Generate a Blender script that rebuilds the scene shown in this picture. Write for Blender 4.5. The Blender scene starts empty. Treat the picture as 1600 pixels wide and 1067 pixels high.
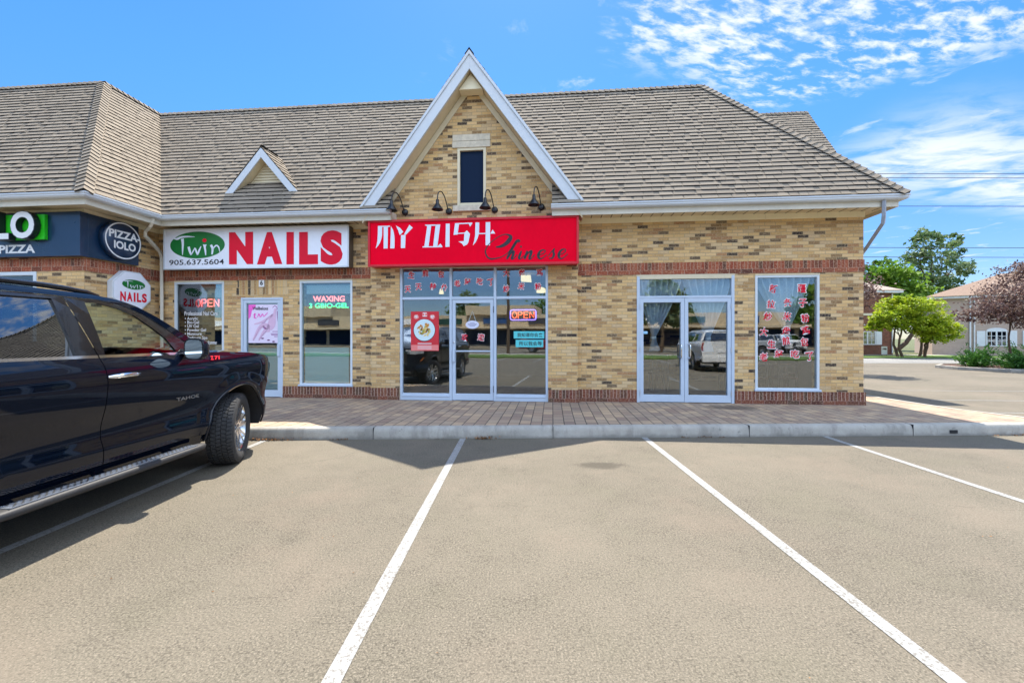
import bpy, bmesh, math, random
from mathutils import Vector, Matrix, Euler
R = math.radians
scene = bpy.context.scene
col = scene.collection

# ---------------------------------------------------------------- camera, sky, sun, exposure
cam_d = bpy.data.cameras.new("camera"); cam = bpy.data.objects.new("camera", cam_d); col.objects.link(cam)
cam.location = (0, 0, 1.5); cam.rotation_euler = (R(90), 0, 0)
cam_d.sensor_width = 36; cam_d.lens = 36 * 667 / 1600
cam_d.shift_y = -4.5 / 1600
cam_d.clip_start = 0.05; cam_d.clip_end = 3000
scene.camera = cam
SUN_EL, SUN_AZ = 62.7, 2.3           # azimuth measured from +Y towards +X
sun_d = bpy.data.lights.new("sun", 'SUN'); sun = bpy.data.objects.new("sun", sun_d); col.objects.link(sun)
sun_d.energy = 3.4; sun_d.angle = R(0.53); sun_d.color = (1.0, 0.93, 0.82)
sdir = Vector((math.sin(R(SUN_AZ)) * math.cos(R(SUN_EL)), math.cos(R(SUN_AZ)) * math.cos(R(SUN_EL)), math.sin(R(SUN_EL))))
sun.rotation_euler = sdir.to_track_quat('Z', 'Y').to_euler(); sun.location = (0, 0, 40)
scene.view_settings.view_transform = 'Standard'; scene.view_settings.look = 'None'
scene.view_settings.exposure = 1.68; scene.view_settings.gamma = 1.0
try:
    scene.cycles.max_bounces = 8; scene.cycles.transparent_max_bounces = 16
    scene.cycles.use_denoising = True; scene.cycles.sample_clamp_indirect = 6
except Exception:
    pass


class NT:
    """small helper for writing node trees"""
    def __init__(s, tree):
        s.t = tree; s.n = tree.nodes; s.l = tree.links
    def new(s, typ, **kw):
        nd = s.n.new(typ)
        for k, v in kw.items(): setattr(nd, k, v)
        return nd
    def put(s, sock, v):
        if v is None: return
        if isinstance(v, bpy.types.NodeSocket): s.l.new(v, sock)
        else:
            if isinstance(v, (tuple, list)) and len(v) == 3 and sock.type == 'RGBA': v = (*v, 1)
            sock.default_value = v
    def m(s, op, a, b=None, c=None, clamp=False):
        nd = s.new('ShaderNodeMath', operation=op, use_clamp=clamp)
        s.put(nd.inputs[0], a); s.put(nd.inputs[1], b); s.put(nd.inputs[2], c)
        return nd.outputs[0]
    def mix(s, f, a, b, blend='MIX'):
        nd = s.new('ShaderNodeMix', data_type='RGBA', blend_type=blend)
        s.put(nd.inputs[0], f); s.put(nd.inputs[6], a); s.put(nd.inputs[7], b)
        return nd.outputs[2]
    def ramp(s, f, stops, mode='LINEAR'):
        nd = s.new('ShaderNodeValToRGB'); r = nd.color_ramp; r.interpolation = mode
        while len(r.elements) < len(stops): r.elements.new(0.5)
        for e, (p, c) in zip(r.elements, stops):
            e.position = p; e.color = (*c, 1) if isinstance(c, (tuple, list)) else (c, c, c, 1)
        s.put(nd.inputs[0], f)
        return nd.outputs[0]
    def noise(s, vec, scale, detail=3, rough=0.55, dist=0.0, dim='3D', out=0):
        nd = s.new('ShaderNodeTexNoise', noise_dimensions=dim)
        s.put(nd.inputs['Vector'], vec); nd.inputs['Scale'].default_value = scale
        nd.inputs['Detail'].default_value = detail; nd.inputs['Roughness'].default_value = rough
        nd.inputs['Distortion'].default_value = dist
        return nd.outputs[out]
    def sep(s, v):
        nd = s.new('ShaderNodeSeparateXYZ'); s.put(nd.inputs[0], v); return nd.outputs
    def comb(s, x, y, z=0.0):
        nd = s.new('ShaderNodeCombineXYZ')
        s.put(nd.inputs[0], x); s.put(nd.inputs[1], y); s.put(nd.inputs[2], z); return nd.outputs[0]
    def sstep(s, v, a, b):
        nd = s.new('ShaderNodeMapRange', interpolation_type='SMOOTHSTEP')
        s.put(nd.inputs[0], v); nd.inputs[1].default_value = a; nd.inputs[2].default_value = b
        return nd.outputs[0]
    def obj(s): return s.new('ShaderNodeTexCoord').outputs['Object']
    def pos(s): return s.new('ShaderNodeNewGeometry').outputs['Position']
    def uv(s): return s.new('ShaderNodeTexCoord').outputs['UV']
    def attr(s, name): return s.new('ShaderNodeAttribute', attribute_name=name).outputs['Fac']
    def bump(s, h, strength=0.5, dist=0.01):
        nd = s.new('ShaderNodeBump'); s.put(nd.inputs['Height'], h)
        nd.inputs['Strength'].default_value = strength; nd.inputs['Distance'].default_value = dist
        return nd.outputs[0]


# ---------------------------------------------------------------- the sky: clear blue with thin clouds high on the right
world = bpy.data.worlds.new("World"); scene.world = world; world.use_nodes = True
w = NT(world.node_tree); w.n.clear()
sky = w.new('ShaderNodeTexSky', sky_type='NISHITA'); sky.sun_disc = False
sky.sun_elevation = R(SUN_EL); sky.sun_rotation = R(SUN_AZ)
sky.air_density = 1.0; sky.dust_density = 0.25; sky.ozone_density = 2.2; sky.altitude = 200
gen = w.new('ShaderNodeTexCoord').outputs['Generated']
dx, dy, dz = w.sep(gen)
zc = w.m('MAXIMUM', dz, 0.04)
px = w.m('DIVIDE', dx, zc); py = w.m('DIVIDE', dy, zc)            # a flat cloud layer overhead
flat = w.comb(px, py)
rot = w.new('ShaderNodeVectorRotate', rotation_type='Z_AXIS'); w.put(rot.inputs[0], flat); rot.inputs['Angle'].default_value = R(-20)
rx, ry, _ = w.sep(rot.outputs[0])
streak = w.comb(w.m('MULTIPLY', rx, 0.85), w.m('MULTIPLY', ry, 1.9))
n1 = w.noise(streak, 12.0, 7, 0.60, 0.2)                              # small clumps
n2 = w.noise(flat, 2.2, 3, 0.5, 0.0)
# patch of clumps: px between .3 and 2.2, py below a line
edge = w.m('ADD', px, w.m('MULTIPLY', w.m('SUBTRACT', n1, 0.5), 0.22))
mA = w.m('MULTIPLY', w.sstep(edge, 0.28, 0.46), w.sstep(edge, 2.3, 1.75))
low = w.m('ADD', py, w.m('ADD', w.m('MULTIPLY', w.m('ABSOLUTE', w.m('SUBTRACT', px, 1.05)), 0.55), w.m('MULTIPLY', w.m('SUBTRACT', n2, 0.5), 0.35)))
mA = w.m('MULTIPLY', mA, w.sstep(low, 1.98, 1.72))
cA = w.m('MULTIPLY', w.sstep(w.m('ADD', n1, w.m('MULTIPLY', n2, 0.34)), 0.575, 0.85), mA)
# a long soft band further down on the right
bx = w.m('SUBTRACT', px, 2.55); by = w.m('SUBTRACT', py, 2.45)
band = w.m('ADD', w.m('MULTIPLY', by, 0.88), w.m('MULTIPLY', bx, -0.28))
n3 = w.noise(w.comb(w.m('MULTIPLY', px, 1.1), w.m('MULTIPLY', py, 2.2)), 2.6, 6, 0.6, 0.4)
mB = w.m('MULTIPLY', w.sstep(w.m('ABSOLUTE', band), 0.62, 0.08), w.m('MULTIPLY', w.sstep(px, 1.5, 2.3), w.sstep(px, 9.0, 5.0)))
cB = w.m('MULTIPLY', w.sstep(n3, 0.30, 0.62), mB)
# cloud deck behind the viewer, shaped as fill light for the front; wisps ahead
n4 = w.noise(w.comb(w.m('MULTIPLY', px, 0.7), w.m('MULTIPLY', py, 2.6)), 2.0, 6, 0.6, 0.5)
mC = w.m('MULTIPLY', w.sstep(w.m('SUBTRACT', w.m('MULTIPLY', dy, 0.87), w.m('MULTIPLY', dx, 0.5)), 0.0, -0.28), w.sstep(dz, 0.10, 0.42))
cC = w.m('MULTIPLY', w.sstep(n4, 0.36, 0.56), mC)
n5 = w.noise(flat, 3.4, 6, 0.62, 0.4)
mD = w.m('MULTIPLY', w.sstep(n5, 0.57, 0.72), w.m('MULTIPLY', w.sstep(px, -0.42, -0.15), w.sstep(dy, 0.0, 0.2)))
cD = w.m('MULTIPLY', mD, 0.55)
cl = w.m('MAXIMUM', w.m('MAXIMUM', cA, cB), cD)
cl = w.m('MULTIPLY', cl, w.sstep(dz, 0.03, 0.15), clamp=True)
hsv = w.new('ShaderNodeHueSaturation'); hsv.inputs['Saturation'].default_value = 1.25; w.put(hsv.inputs['Color'], sky.outputs[0])
blue = w.mix(1.0, hsv.outputs[0], w.mix(w.sstep(dz, 0.05, 0.5), (0.46, 0.50, 0.62), (0.56, 0.75, 0.86)), 'MULTIPLY')
skyc = w.mix(w.m('MULTIPLY', cl, 0.86), blue, (4.1, 4.25, 4.5))
skyc = w.mix(w.m('MULTIPLY', cC, 0.9, clamp=True), skyc, (10.4, 12.3, 15.4))      # cloud deck behind the viewer, brightened to fill the shaded front
bg = w.new('ShaderNodeBackground'); w.put(bg.inputs[0], skyc); bg.inputs[1].default_value = 0.085
wo = w.new('ShaderNodeOutputWorld'); w.l.new(bg.outputs[0], wo.inputs[0])


# ---------------------------------------------------------------- materials
def lin(r, g, b):
    f = lambda c: (c / 255 / 12.92) if c / 255 <= 0.04045 else ((c / 255 + 0.055) / 1.055) ** 2.4
    return (f(r), f(g), f(b))

def mat(name, color=(0.5, 0.5, 0.5), rough=0.5, metal=0.0, **kw):
    m = bpy.data.materials.new(name); m.use_nodes = True
    t = NT(m.node_tree); b = t.n['Principled BSDF']
    b.inputs['Base Color'].default_value = (*color, 1); b.inputs['Roughness'].default_value = rough
    b.inputs['Metallic'].default_value = metal
    for k, v in kw.items():
        b.inputs[k].default_value = (*v, 1) if isinstance(v, tuple) else v
    return m

def nmat(name):
    m = bpy.data.materials.new(name); m.use_nodes = True
    t = NT(m.node_tree); return m, t, t.n['Principled BSDF']

def worn(name, color, rough=0.5, amt=0.18, scale=6.0, metal=0.0, bump=0.0, coat=0.0):
    """painted or plain surface with faint blotches and streaks of its own"""
    m, t, b = nmat(name)
    p = t.obj()
    n = t.noise(p, scale, 5, 0.6); n2 = t.noise(p, scale * 9, 3, 0.6)
    f = t.m('ADD', t.m('MULTIPLY', n, 0.7), t.m('MULTIPLY', n2, 0.3))
    dark = tuple(c * (1 - amt) for c in color); light = tuple(min(1, c * (1 + amt * 0.6)) for c in color)
    t.put(b.inputs['Base Color'], t.ramp(f, [(0.35, dark), (0.65, light)]))
    t.put(b.inputs['Roughness'], t.m('ADD', rough - 0.06, t.m('MULTIPLY', n, 0.14)))
    b.inputs['Metallic'].default_value = metal
    b.inputs['Coat Weight'].default_value = coat
    if bump: t.put(b.inputs['Normal'], t.bump(n2, bump, 0.004))
    return m

def brick(name, pl, ph, stops, mortar, mw=0.010, stagger=0.5, rough=0.88, streak=0.14):
    m, t, b = nmat(name)
    u, v, _ = t.sep(t.uv())
    row = t.m('FLOOR', t.m('DIVIDE', v, ph))
    cu = t.m('ADD', t.m('DIVIDE', u, pl), t.m('MULTIPLY', t.m('FLOORED_MODULO', row, 2.0), stagger))
    cc = t.m('FLOOR', cu)
    fu = t.m('MULTIPLY', t.m('SUBTRACT', cu, cc), pl)
    fv = t.m('MULTIPLY', t.m('FRACT', t.m('DIVIDE', v, ph)), ph)
    wob = t.m('MULTIPLY', t.m('SUBTRACT', t.noise(t.uv(), 60, 2), 0.5), 0.006)
    du = t.m('MINIMUM', fu, t.m('SUBTRACT', pl, fu)); dv = t.m('MINIMUM', fv, t.m('SUBTRACT', ph, fv))
    d = t.m('ADD', t.m('MINIMUM', du, dv), wob)
    isb = t.sstep(d, mw * 0.35, mw * 0.65)
    wn = t.new('ShaderNodeTexWhiteNoise', noise_dimensions='2D'); t.put(wn.inputs['Vector'], t.comb(cc, row))
    clus = t.noise(t.comb(t.m('DIVIDE', cc, 5.0), t.m('DIVIDE', row, 4.0)), 1.0, 2, 0.5)
    face = t.ramp(t.m('ADD', wn.outputs['Value'], t.m('MULTIPLY', t.m('SUBTRACT', clus, 0.5), 0.16), clamp=True), stops, 'CONSTANT')
    wn2 = t.new('ShaderNodeTexWhiteNoise', noise_dimensions='2D'); t.put(wn2.inputs['Vector'], t.comb(row, cc))
    face = t.mix(t.m('MULTIPLY', wn2.outputs['Value'], 0.22), face, t.mix(0.5, face, (0.52, 0.40, 0.23)))
    g = t.noise(t.uv(), 32, 5, 0.7)
    face = t.mix(t.sstep(g, 0.54, 0.78), face, t.mix(0.30, face, (0.14, 0.115, 0.09)))
    face = t.mix(t.sstep(g, 0.53, 0.27), face, t.mix(0.5, face, (0.86, 0.69, 0.45)))
    big = t.noise(t.uv(), 1.3, 4, 0.6)
    face = t.mix(t.m('MULTIPLY', t.sstep(big, 0.48, 0.72), streak), face, t.mix(0.6, face, (0.20, 0.16, 0.12)))
    low = t.m('MULTIPLY', t.sstep(t.m('ADD', v, t.m('MULTIPLY', t.m('SUBTRACT', big, 0.5), 0.9)), 0.75, 0.15), 0.28)      # splash dirt near the ground
    face = t.mix(low, face, t.mix(0.6, face, (0.10, 0.085, 0.065)))
    t.put(b.inputs['Base Color'], t.mix(isb, mortar, t.mix(1.0, face, (0.95, 0.895, 0.825), 'MULTIPLY')))
    b.inputs['Roughness'].default_value = rough; b.inputs['Specular IOR Level'].default_value = 0.25
    t.put(b.inputs['Normal'], t.bump(t.m('ADD', isb, t.m('MULTIPLY', g, 0.35)), 0.7, 0.006))
    return m

def glass(name, tint=(0.86, 0.93, 0.92), base=0.10, gain=1.0, wave=0.02):
    m = bpy.data.materials.new(name); m.use_nodes = True
    t = NT(m.node_tree); t.n.clear()
    tr = t.new('ShaderNodeBsdfTransparent'); tr.inputs[0].default_value = (*tint, 1)
    gl = t.new('ShaderNodeBsdfGlossy'); gl.inputs['Roughness'].default_value = 0.004
    gl.inputs[0].default_value = (0.95, 0.97, 1.0, 1)
    if wave:
        bn = t.bump(t.noise(t.obj(), 1.6, 2), wave, 0.05); t.put(gl.inputs['Normal'], bn)
    fr = t.new('ShaderNodeFresnel'); fr.inputs[0].default_value = 1.5
    f = t.m('ADD', t.m('MULTIPLY', fr.outputs[0], gain), base, clamp=True)
    mx = t.new('ShaderNodeMixShader'); t.put(mx.inputs[0], f)
    t.l.new(tr.outputs[0], mx.inputs[1]); t.l.new(gl.outputs[0], mx.inputs[2])
    o = t.new('ShaderNodeOutputMaterial'); t.l.new(mx.outputs[0], o.inputs[0])
    return m

def emit(name, color, strength):
    m, t, b = nmat(name)
    b.inputs['Base Color'].default_value = (*[c * 0.5 for c in color], 1)
    b.inputs['Emission Color'].default_value = (*color, 1); b.inputs['Emission Strength'].default_value = strength
    return m

TAN = [(0.0, lin(222, 192, 144)), (0.10, lin(218, 186, 132)), (0.24, lin(204, 170, 118)), (0.36, lin(214, 190, 150)), (0.46, lin(192, 160, 112)), (0.56, lin(210, 178, 128)),
       (0.66, lin(172, 140, 98)), (0.74, lin(200, 176, 140)), (0.81, lin(140, 114, 82)), (0.86, lin(168, 128, 92)), (0.90, lin(108, 92, 74)), (0.935, lin(58, 52, 52)), (0.97, lin(84, 70, 60))]
RED = [(0.0, lin(146, 70, 52)), (0.3, lin(128, 58, 46)), (0.55, lin(156, 78, 58)), (0.78, lin(108, 50, 42)), (0.92, lin(88, 52, 48))]
RED2 = [(0.0, lin(112, 52, 46)), (0.3, lin(98, 44, 40)), (0.55, lin(124, 62, 50)), (0.78, lin(86, 42, 40)), (0.92, lin(78, 50, 48))]
m_brick = brick('tan_brick', 0.212, 0.0668, TAN, lin(176, 154, 120), 0.010)
m_soldier = brick('red_soldier_brick', 0.0715, 50.0, RED, lin(178, 150, 130), 0.008, 0.0)
m_stretch = brick("red_brick", 0.225, 0.0945, RED, lin(178, 150, 130), 0.009)
m_plinth = brick('dark_red_soldier_brick', 0.0715, 50.0, RED2, lin(190, 165, 150), 0.009, 0.0)
m_plinth2 = brick("dark_red_brick", 0.225, 0.0825, RED2, lin(160, 130, 118), 0.008)
m_tansold = brick('tan_soldier_brick', 0.0715, 50.0, TAN, lin(196, 180, 146), 0.009, 0.0)
m_cream = worn('cream_painted_metal', lin(214, 202, 172), 0.45, 0.10, 1.2)
m_gutter = worn('white_painted_metal', lin(200, 206, 212), 0.35, 0.07, 1.0)
m_gutter_old = worn('aged_white_metal', lin(204, 198, 182), 0.42, 0.12, 1.4)
m_frieze = worn('cream_trim_board', lin(238, 228, 196), 0.5, 0.08, 1.4)
m_spout = worn('grey_downspout', lin(156, 162, 172), 0.4, 0.1, 2.0)
m_soffit = worn('cream_soffit', lin(214, 198, 165), 0.6, 0.14, 1.5)
m_alu = worn('white_aluminium', lin(186, 200, 216), 0.38, 0.05, 2.0)
m_wframe = worn('white_window_frame', lin(205, 214, 220), 0.4, 0.06, 2.0)
m_stone = worn('limestone', lin(204, 194, 174), 0.85, 0.22, 14.0, bump=0.35)
m_black = worn('black_enamel', (0.012, 0.013, 0.016), 0.32, 0.2, 8.0)
m_rubber = worn('black_rubber', (0.016, 0.016, 0.017), 0.72, 0.3, 20.0, bump=0.2)
m_steel = mat('brushed_steel', (0.62, 0.63, 0.65), 0.28, 1.0)
m_chrome = mat('chrome', (0.82, 0.82, 0.84), 0.08, 1.0)
m_dark = mat('dark_interior', (0.02, 0.02, 0.022), 0.85)
m_glass = glass('shop_glass', (0.92, 0.96, 0.95), 0.11, 1.0, 0.012)
m_glass2 = glass('salon_glass', (0.82, 0.94, 0.94), 0.12, 1.0, 0.012)
m_navyglass = mat('navy_blind_glass', lin(12, 32, 58), 0.6, 0.0, **{'Specular IOR Level': 0.12})
m_white = mat('white_vinyl', (0.80, 0.80, 0.80), 0.5)
m_redv = mat('red_vinyl', (0.68, 0.006, 0.030), 0.5, **{'Specular IOR Level': 0.2})
m_ink = mat('dark_ink', (0.012, 0.012, 0.02), 0.5)

def shingle(name, a, bb):
    m, t, b = nmat(name)
    p = t.obj()
    v = t.attr('var')
    c = t.ramp(v, [(0.0, a), (0.45, tuple((x + y) / 2 for x, y in zip(a, bb))), (1.0, bb)])
    g = t.noise(p, 140, 3, 0.7)
    c = t.mix(t.m('MULTIPLY', t.sstep(g, 0.45, 0.7), 0.35), c, tuple(x * 0.5 for x in a))
    big = t.noise(p, 0.9, 4, 0.6)
    c = t.mix(t.m('MULTIPLY', t.sstep(big, 0.45, 0.7), 0.30), c, tuple(x * 0.6 for x in a))
    t.put(b.inputs['Base Color'], c); b.inputs['Roughness'].default_value = 0.95; b.inputs['Specular IOR Level'].default_value = 0.12
    t.put(b.inputs['Normal'], t.bump(g, 0.5, 0.003))
    return m
m_shingle = shingle('weathered_shingle', lin(130, 119, 105), lin(152, 140, 124))
m_butt_shade = mat('butt_and_painted_shade', (0.030, 0.028, 0.027), 0.95, **{'Specular IOR Level': 0.1})  # dark butt edges; shadow under each course painted in as a dark band


# ---------------------------------------------------------------- mesh collector
class MB:
    def __init__(s):
        s.v = []; s.f = []; s.mi = []; s.uv = []; s.var = []; s.sm = []; s.mats = []
    def mid(s, m):
        if m not in s.mats: s.mats.append(m)
        return s.mats.index(m)
    def face(s, pts, m, uv=None, var=None, smooth=False):
        pts = [Vector(p) for p in pts]
        i0 = len(s.v); s.v += [tuple(p) for p in pts]; s.f.append(list(range(i0, i0 + len(pts))))
        if uv is None:
            n = (pts[1] - pts[0]).cross(pts[2] - pts[0])
            ax = max(range(3), key=lambda k: abs(n[k]))
            uv = [(p.x, p.z) if ax == 1 else (p.y, p.z) if ax == 0 else (p.x, p.y) for p in pts]
        s.uv += uv; s.mi.append(s.mid(m)); s.var.append(random.random() if var is None else var); s.sm.append(smooth)
    def box(s, x0, x1, y0, y1, z0, z1, m, var=None):
        a = [(x, y, z) for z in (z0, z1) for y in (y0, y1) for x in (x0, x1)]
        var = random.random() if var is None else var
        for q in ((0, 1, 5, 4), (3, 2, 6, 7), (2, 0, 4, 6), (1, 3, 7, 5), (4, 5, 7, 6), (2, 3, 1, 0)):
            s.face([a[k] for k in q], m, var=var)
    def obox(s, c, ux, uy, uz, hx, hy, hz, m):
        """box with free axes"""
        c, ux, uy, uz = Vector(c), Vector(ux).normalized(), Vector(uy).normalized(), Vector(uz).normalized()
        a = [c + ux * (hx * i) + uy * (hy * j) + uz * (hz * k) for k in (-1, 1) for j in (-1, 1) for i in (-1, 1)]
        var = random.random()
        for q in ((0, 1, 5, 4), (3, 2, 6, 7), (2, 0, 4, 6), (1, 3, 7, 5), (4, 5, 7, 6), (2, 3, 1, 0)):
            s.face([a[k] for k in q], m, var=var)
    def prism(s, pts, d, m, m_side=None):
        """polygon pts (3D, planar) pushed along vector d"""
        pts = [Vector(p) for p in pts]; d = Vector(d)
        n = Vector((0, 0, 0))
        for i in range(len(pts)):
            a, b = pts[i], pts[(i + 1) % len(pts)]; n += a.cross(b)
        if n.dot(d) > 0: pts = pts[::-1]
        top = [p + d for p in pts]
        s.face(pts, m); s.face(top[::-1], m)
        for i in range(len(pts)):
            j = (i + 1) % len(pts)
            s.face([pts[j], pts[i], top[i], top[j]], m_side or m)
    def grid(s, rows, m, smooth=True, flip=False, closed=False):
        """rows: list of rows of points, shared vertices"""
        i0 = len(s.v); nc = len(rows[0]); mi = s.mid(m)
        for r in rows: s.v += [tuple(p) for p in r]
        for i in range(len(rows) - 1):
            for j in range(nc if closed else nc - 1):
                k = (j + 1) % nc
                q = [i0 + i * nc + j, i0 + i * nc + k, i0 + (i + 1) * nc + k, i0 + (i + 1) * nc + j]
                if flip: q = q[::-1]
                s.f.append(q); s.mi.append(mi); s.var.append(0.5); s.sm.append(smooth)
                s.uv += [(s.v[x][1], s.v[x][2]) for x in q]
    def lathe(s, prof, m, seg=24, axis='z', c=(0, 0, 0), smooth=True, caps=False):
        """prof: (radius, height)"""
        rows = []
        for r, h in prof:
            row = []
            for k in range(seg):
                a = 2 * math.pi * k / seg; x, y = r * math.cos(a), r * math.sin(a)
                p = {'z': (x, y, h), 'y': (x, h, y), 'x': (h, x, y)}[axis]
                row.append((p[0] + c[0], p[1] + c[1], p[2] + c[2]))
            rows.append(row)
        s.grid(rows, m, smooth, closed=True, flip=(axis == 'y'))
        if caps:
            s.face(rows[0][::-1] if axis != 'y' else rows[0], m); s.face(rows[-1] if axis != 'y' else rows[-1][::-1], m)
    def tube(s, path, r, m, seg=10, smooth=True, sx=1.0):
        path = [Vector(p) for p in path]; rows = []
        up = Vector((0, 0, 1))
        prev = None
        for i, p in enumerate(path):
            d = (path[min(i + 1, len(path) - 1)] - path[max(i - 1, 0)]).normalized()
            if prev is None:
                a = d.cross(up) if abs(d.z) < 0.95 else d.cross(Vector((0, 1, 0)))
            else:
                a = prev - d * prev.dot(d)
            a.normalize(); prev = a; b = d.cross(a)
            rr = r[i] if isinstance(r, (list, tuple)) else r
            rows.append([p + (a * math.cos(2 * math.pi * k / seg) * sx + b * math.sin(2 * math.pi * k / seg)) * rr for k in range(seg)])
        s.grid(rows, m, smooth, closed=True, flip=True)
        s.face(rows[0], m); s.face(rows[-1][::-1], m)
    def profile(s, prof, path_dir, p0, p1, m):
        """closed 2D profile given as offset vectors, run straight from p0 to p1"""
        p0, p1 = Vector(p0), Vector(p1)
        A = [p0 + Vector(o) for o in prof]; B = [p1 + Vector(o) for o in prof]
        n = len(prof)
        for i in range(n):
            j = (i + 1) % n; s.face([A[i], A[j], B[j], B[i]], m)
        s.face(A[::-1], m); s.face(B, m)
    def frame(s, x0, x1, z0, z1, wd, y0, y1, m, wb=None, wt=None):
        wb = wd if wb is None else wb; wt = wd if wt is None else wt
        s.box(x0, x0 + wd, y0, y1, z0, z1, m); s.box(x1 - wd, x1, y0, y1, z0, z1, m)
        s.box(x0 + wd, x1 - wd, y0, y1, z0, z0 + wb, m); s.box(x0 + wd, x1 - wd, y0, y1, z1 - wt, z1, m)
    def build(s, name, parent=None, bevel=0.0, recalc=False, loc=None):
        me = bpy.data.meshes.new(name)
        me.from_pydata(s.v, [], s.f)
        for m in s.mats: me.materials.append(m)
        me.polygons.foreach_set('material_index', s.mi)
        me.polygons.foreach_set('use_smooth', s.sm)
        u = me.uv_layers.new(name='UVMap'); u.data.foreach_set('uv', [c for p in s.uv for c in p])
        a = me.attributes.new('var', 'FLOAT', 'FACE'); a.data.foreach_set('value', s.var)
        if recalc:
            bm = bmesh.new(); bm.from_mesh(me); bmesh.ops.remove_doubles(bm, verts=bm.verts, dist=0.0004)
            bmesh.ops.recalc_face_normals(bm, faces=bm.faces); bm.to_mesh(me); bm.free()
        me.update()
        o = bpy.data.objects.new(name, me); col.objects.link(o)
        if parent: o.parent = parent
        if loc: o.location = loc
        if bevel:
            if not recalc:
                bm = bmesh.new(); bm.from_mesh(me); bmesh.ops.remove_doubles(bm, verts=bm.verts, dist=0.0002); bm.to_mesh(me); bm.free()
            b = o.modifiers.new('bevel', 'BEVEL'); b.width = bevel; b.segments = 2; b.limit_method = 'ANGLE'; b.angle_limit = R(40)
            b.harden_normals = False
        return o

def tag(o, label=None, cat=None, group=None, kind=None):
    if label: o['label'] = label
    if cat: o['category'] = cat
    if group: o['group'] = group
    if kind: o['kind'] = kind
    return o

def thing(name, label, cat, loc=(0, 0, 0), rz=0.0, group=None):
    o = bpy.data.objects.new(name, None); col.objects.link(o)
    o.empty_display_size = 0.2; o.location = loc; o.rotation_euler = (0, 0, rz)
    return tag(o, label, cat, group)

def copy_tree(o, parent=None):
    c = o.copy(); col.objects.link(c)
    if parent: c.parent = parent
    for ch in list(o.children): copy_tree(ch, c)
    return c

# the plaza's own frame: x along the shop front, y into the shops, z up
TH = math.atan(0.0934); CT, ST = math.cos(TH), math.sin(TH); Y0 = 9.22
def BL(x, y, z): return (x * CT + y * ST, Y0 + y * CT - x * ST, z)
def bthing(name, label, cat, x, y, z, group=None): return thing(name, label, cat, BL(x, y, z), -TH, group)

# ---------------------------------------------------------------- lettering
_gl = {}
def glyph(body, bold=0.0, shear=0.0):
    key = (body, round(bold, 4), shear)
    if key not in _gl:
        c = bpy.data.curves.new('lettering', 'FONT'); c.body = body; c.offset = bold; c.resolution_u = 4; c.shear = shear
        o = bpy.data.objects.new('lettering', c); col.objects.link(o)
        dg = bpy.context.evaluated_depsgraph_get(); ev = o.evaluated_get(dg); me = ev.to_mesh()
        V = [(v.co.x, v.co.y) for v in me.vertices]; F = [list(p.vertices) for p in me.polygons]
        ev.to_mesh_clear(); bpy.data.objects.remove(o); bpy.data.curves.remove(c)
        xs = [p[0] for p in V]; ys = [p[1] for p in V]
        _gl[key] = (V, F, min(xs), max(xs), min(ys), max(ys))
    return _gl[key]

def letter(mb, body, o, ex, ez, m, w=None, h=None, bold=0.0, shear=0.0, center=False, rot=0.0, ref=None):
    """text whose box (w x h) starts at o, along ex and ez; ref: use another boldness for the box"""
    V, F, x0, x1, y0, y1 = glyph(body, bold, shear)
    if ref is not None: _, _, x0, x1, y0, y1 = glyph(body, ref, shear)
    sx = w / (x1 - x0) if w else h / (y1 - y0); sy = h / (y1 - y0) if h else sx
    o, ex, ez = Vector(o), Vector(ex), Vector(ez)
    ww, hh = (x1 - x0) * sx, (y1 - y0) * sy
    cr, sr = math.cos(rot), math.sin(rot)
    nrm = ex.cross(ez)
    pts = []
    for x, y in V:
        a, b = (x - x0) * sx - (ww / 2 if center else 0), (y - y0) * sy - (hh / 2 if center else 0)
        a, b = a * cr - b * sr, a * sr + b * cr
        pts.append(o + ex * a + ez * b)
    for f in F:
        q = [pts[k] for k in f]
        n = (q[1] - q[0]).cross(q[2] - q[0])
        if n.dot(nrm) < 0: q = q[::-1]
        mb.face(q, m, uv=[(0, 0)] * len(q))
    return ww, hh

def ribbon(mb, pts, T, m, sub=6):
    """brush stroke: pts = (x, y, width) in the drawing's own units, T maps (x, y) to a 3D point"""
    P = []
    n = len(pts)
    for i in range(n - 1):
        p0, p1, p2, p3 = pts[max(i - 1, 0)], pts[i], pts[i + 1], pts[min(i + 2, n - 1)]
        for k in range(sub):
            t = k / sub
            P.append(tuple(0.5 * (2 * b + (c - a) * t + (2 * a - 5 * b + 4 * c - d) * t * t + (3 * b - a - 3 * c + d) * t ** 3) for a, b, c, d in zip(p0, p1, p2, p3)))
    P.append(pts[-1])
    L, Q = [], []
    for i, (x, y, wd) in enumerate(P):
        a, b = P[max(i - 1, 0)], P[min(i + 1, len(P) - 1)]
        dx_, dy_ = b[0] - a[0], b[1] - a[1]; l = math.hypot(dx_, dy_) or 1
        nx, ny = -dy_ / l * wd / 2, dx_ / l * wd / 2
        L.append(T(x + nx, y + ny)); Q.append(T(x - nx, y - ny))
    for i in range(len(P) - 1):
        mb.face([L[i], L[i + 1], Q[i + 1], Q[i]], m, uv=[(0, 0)] * 4)

def disc(mb, c, ex, ez, rx_, rz_, m, seg=32):
    c, ex, ez = Vector(c), Vector(ex), Vector(ez)
    mb.face([c + ex * (rx_ * math.cos(2 * math.pi * k / seg)) + ez * (rz_ * math.sin(2 * math.pi * k / seg)) for k in range(seg)], m, uv=[(0, 0)] * seg)

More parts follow.
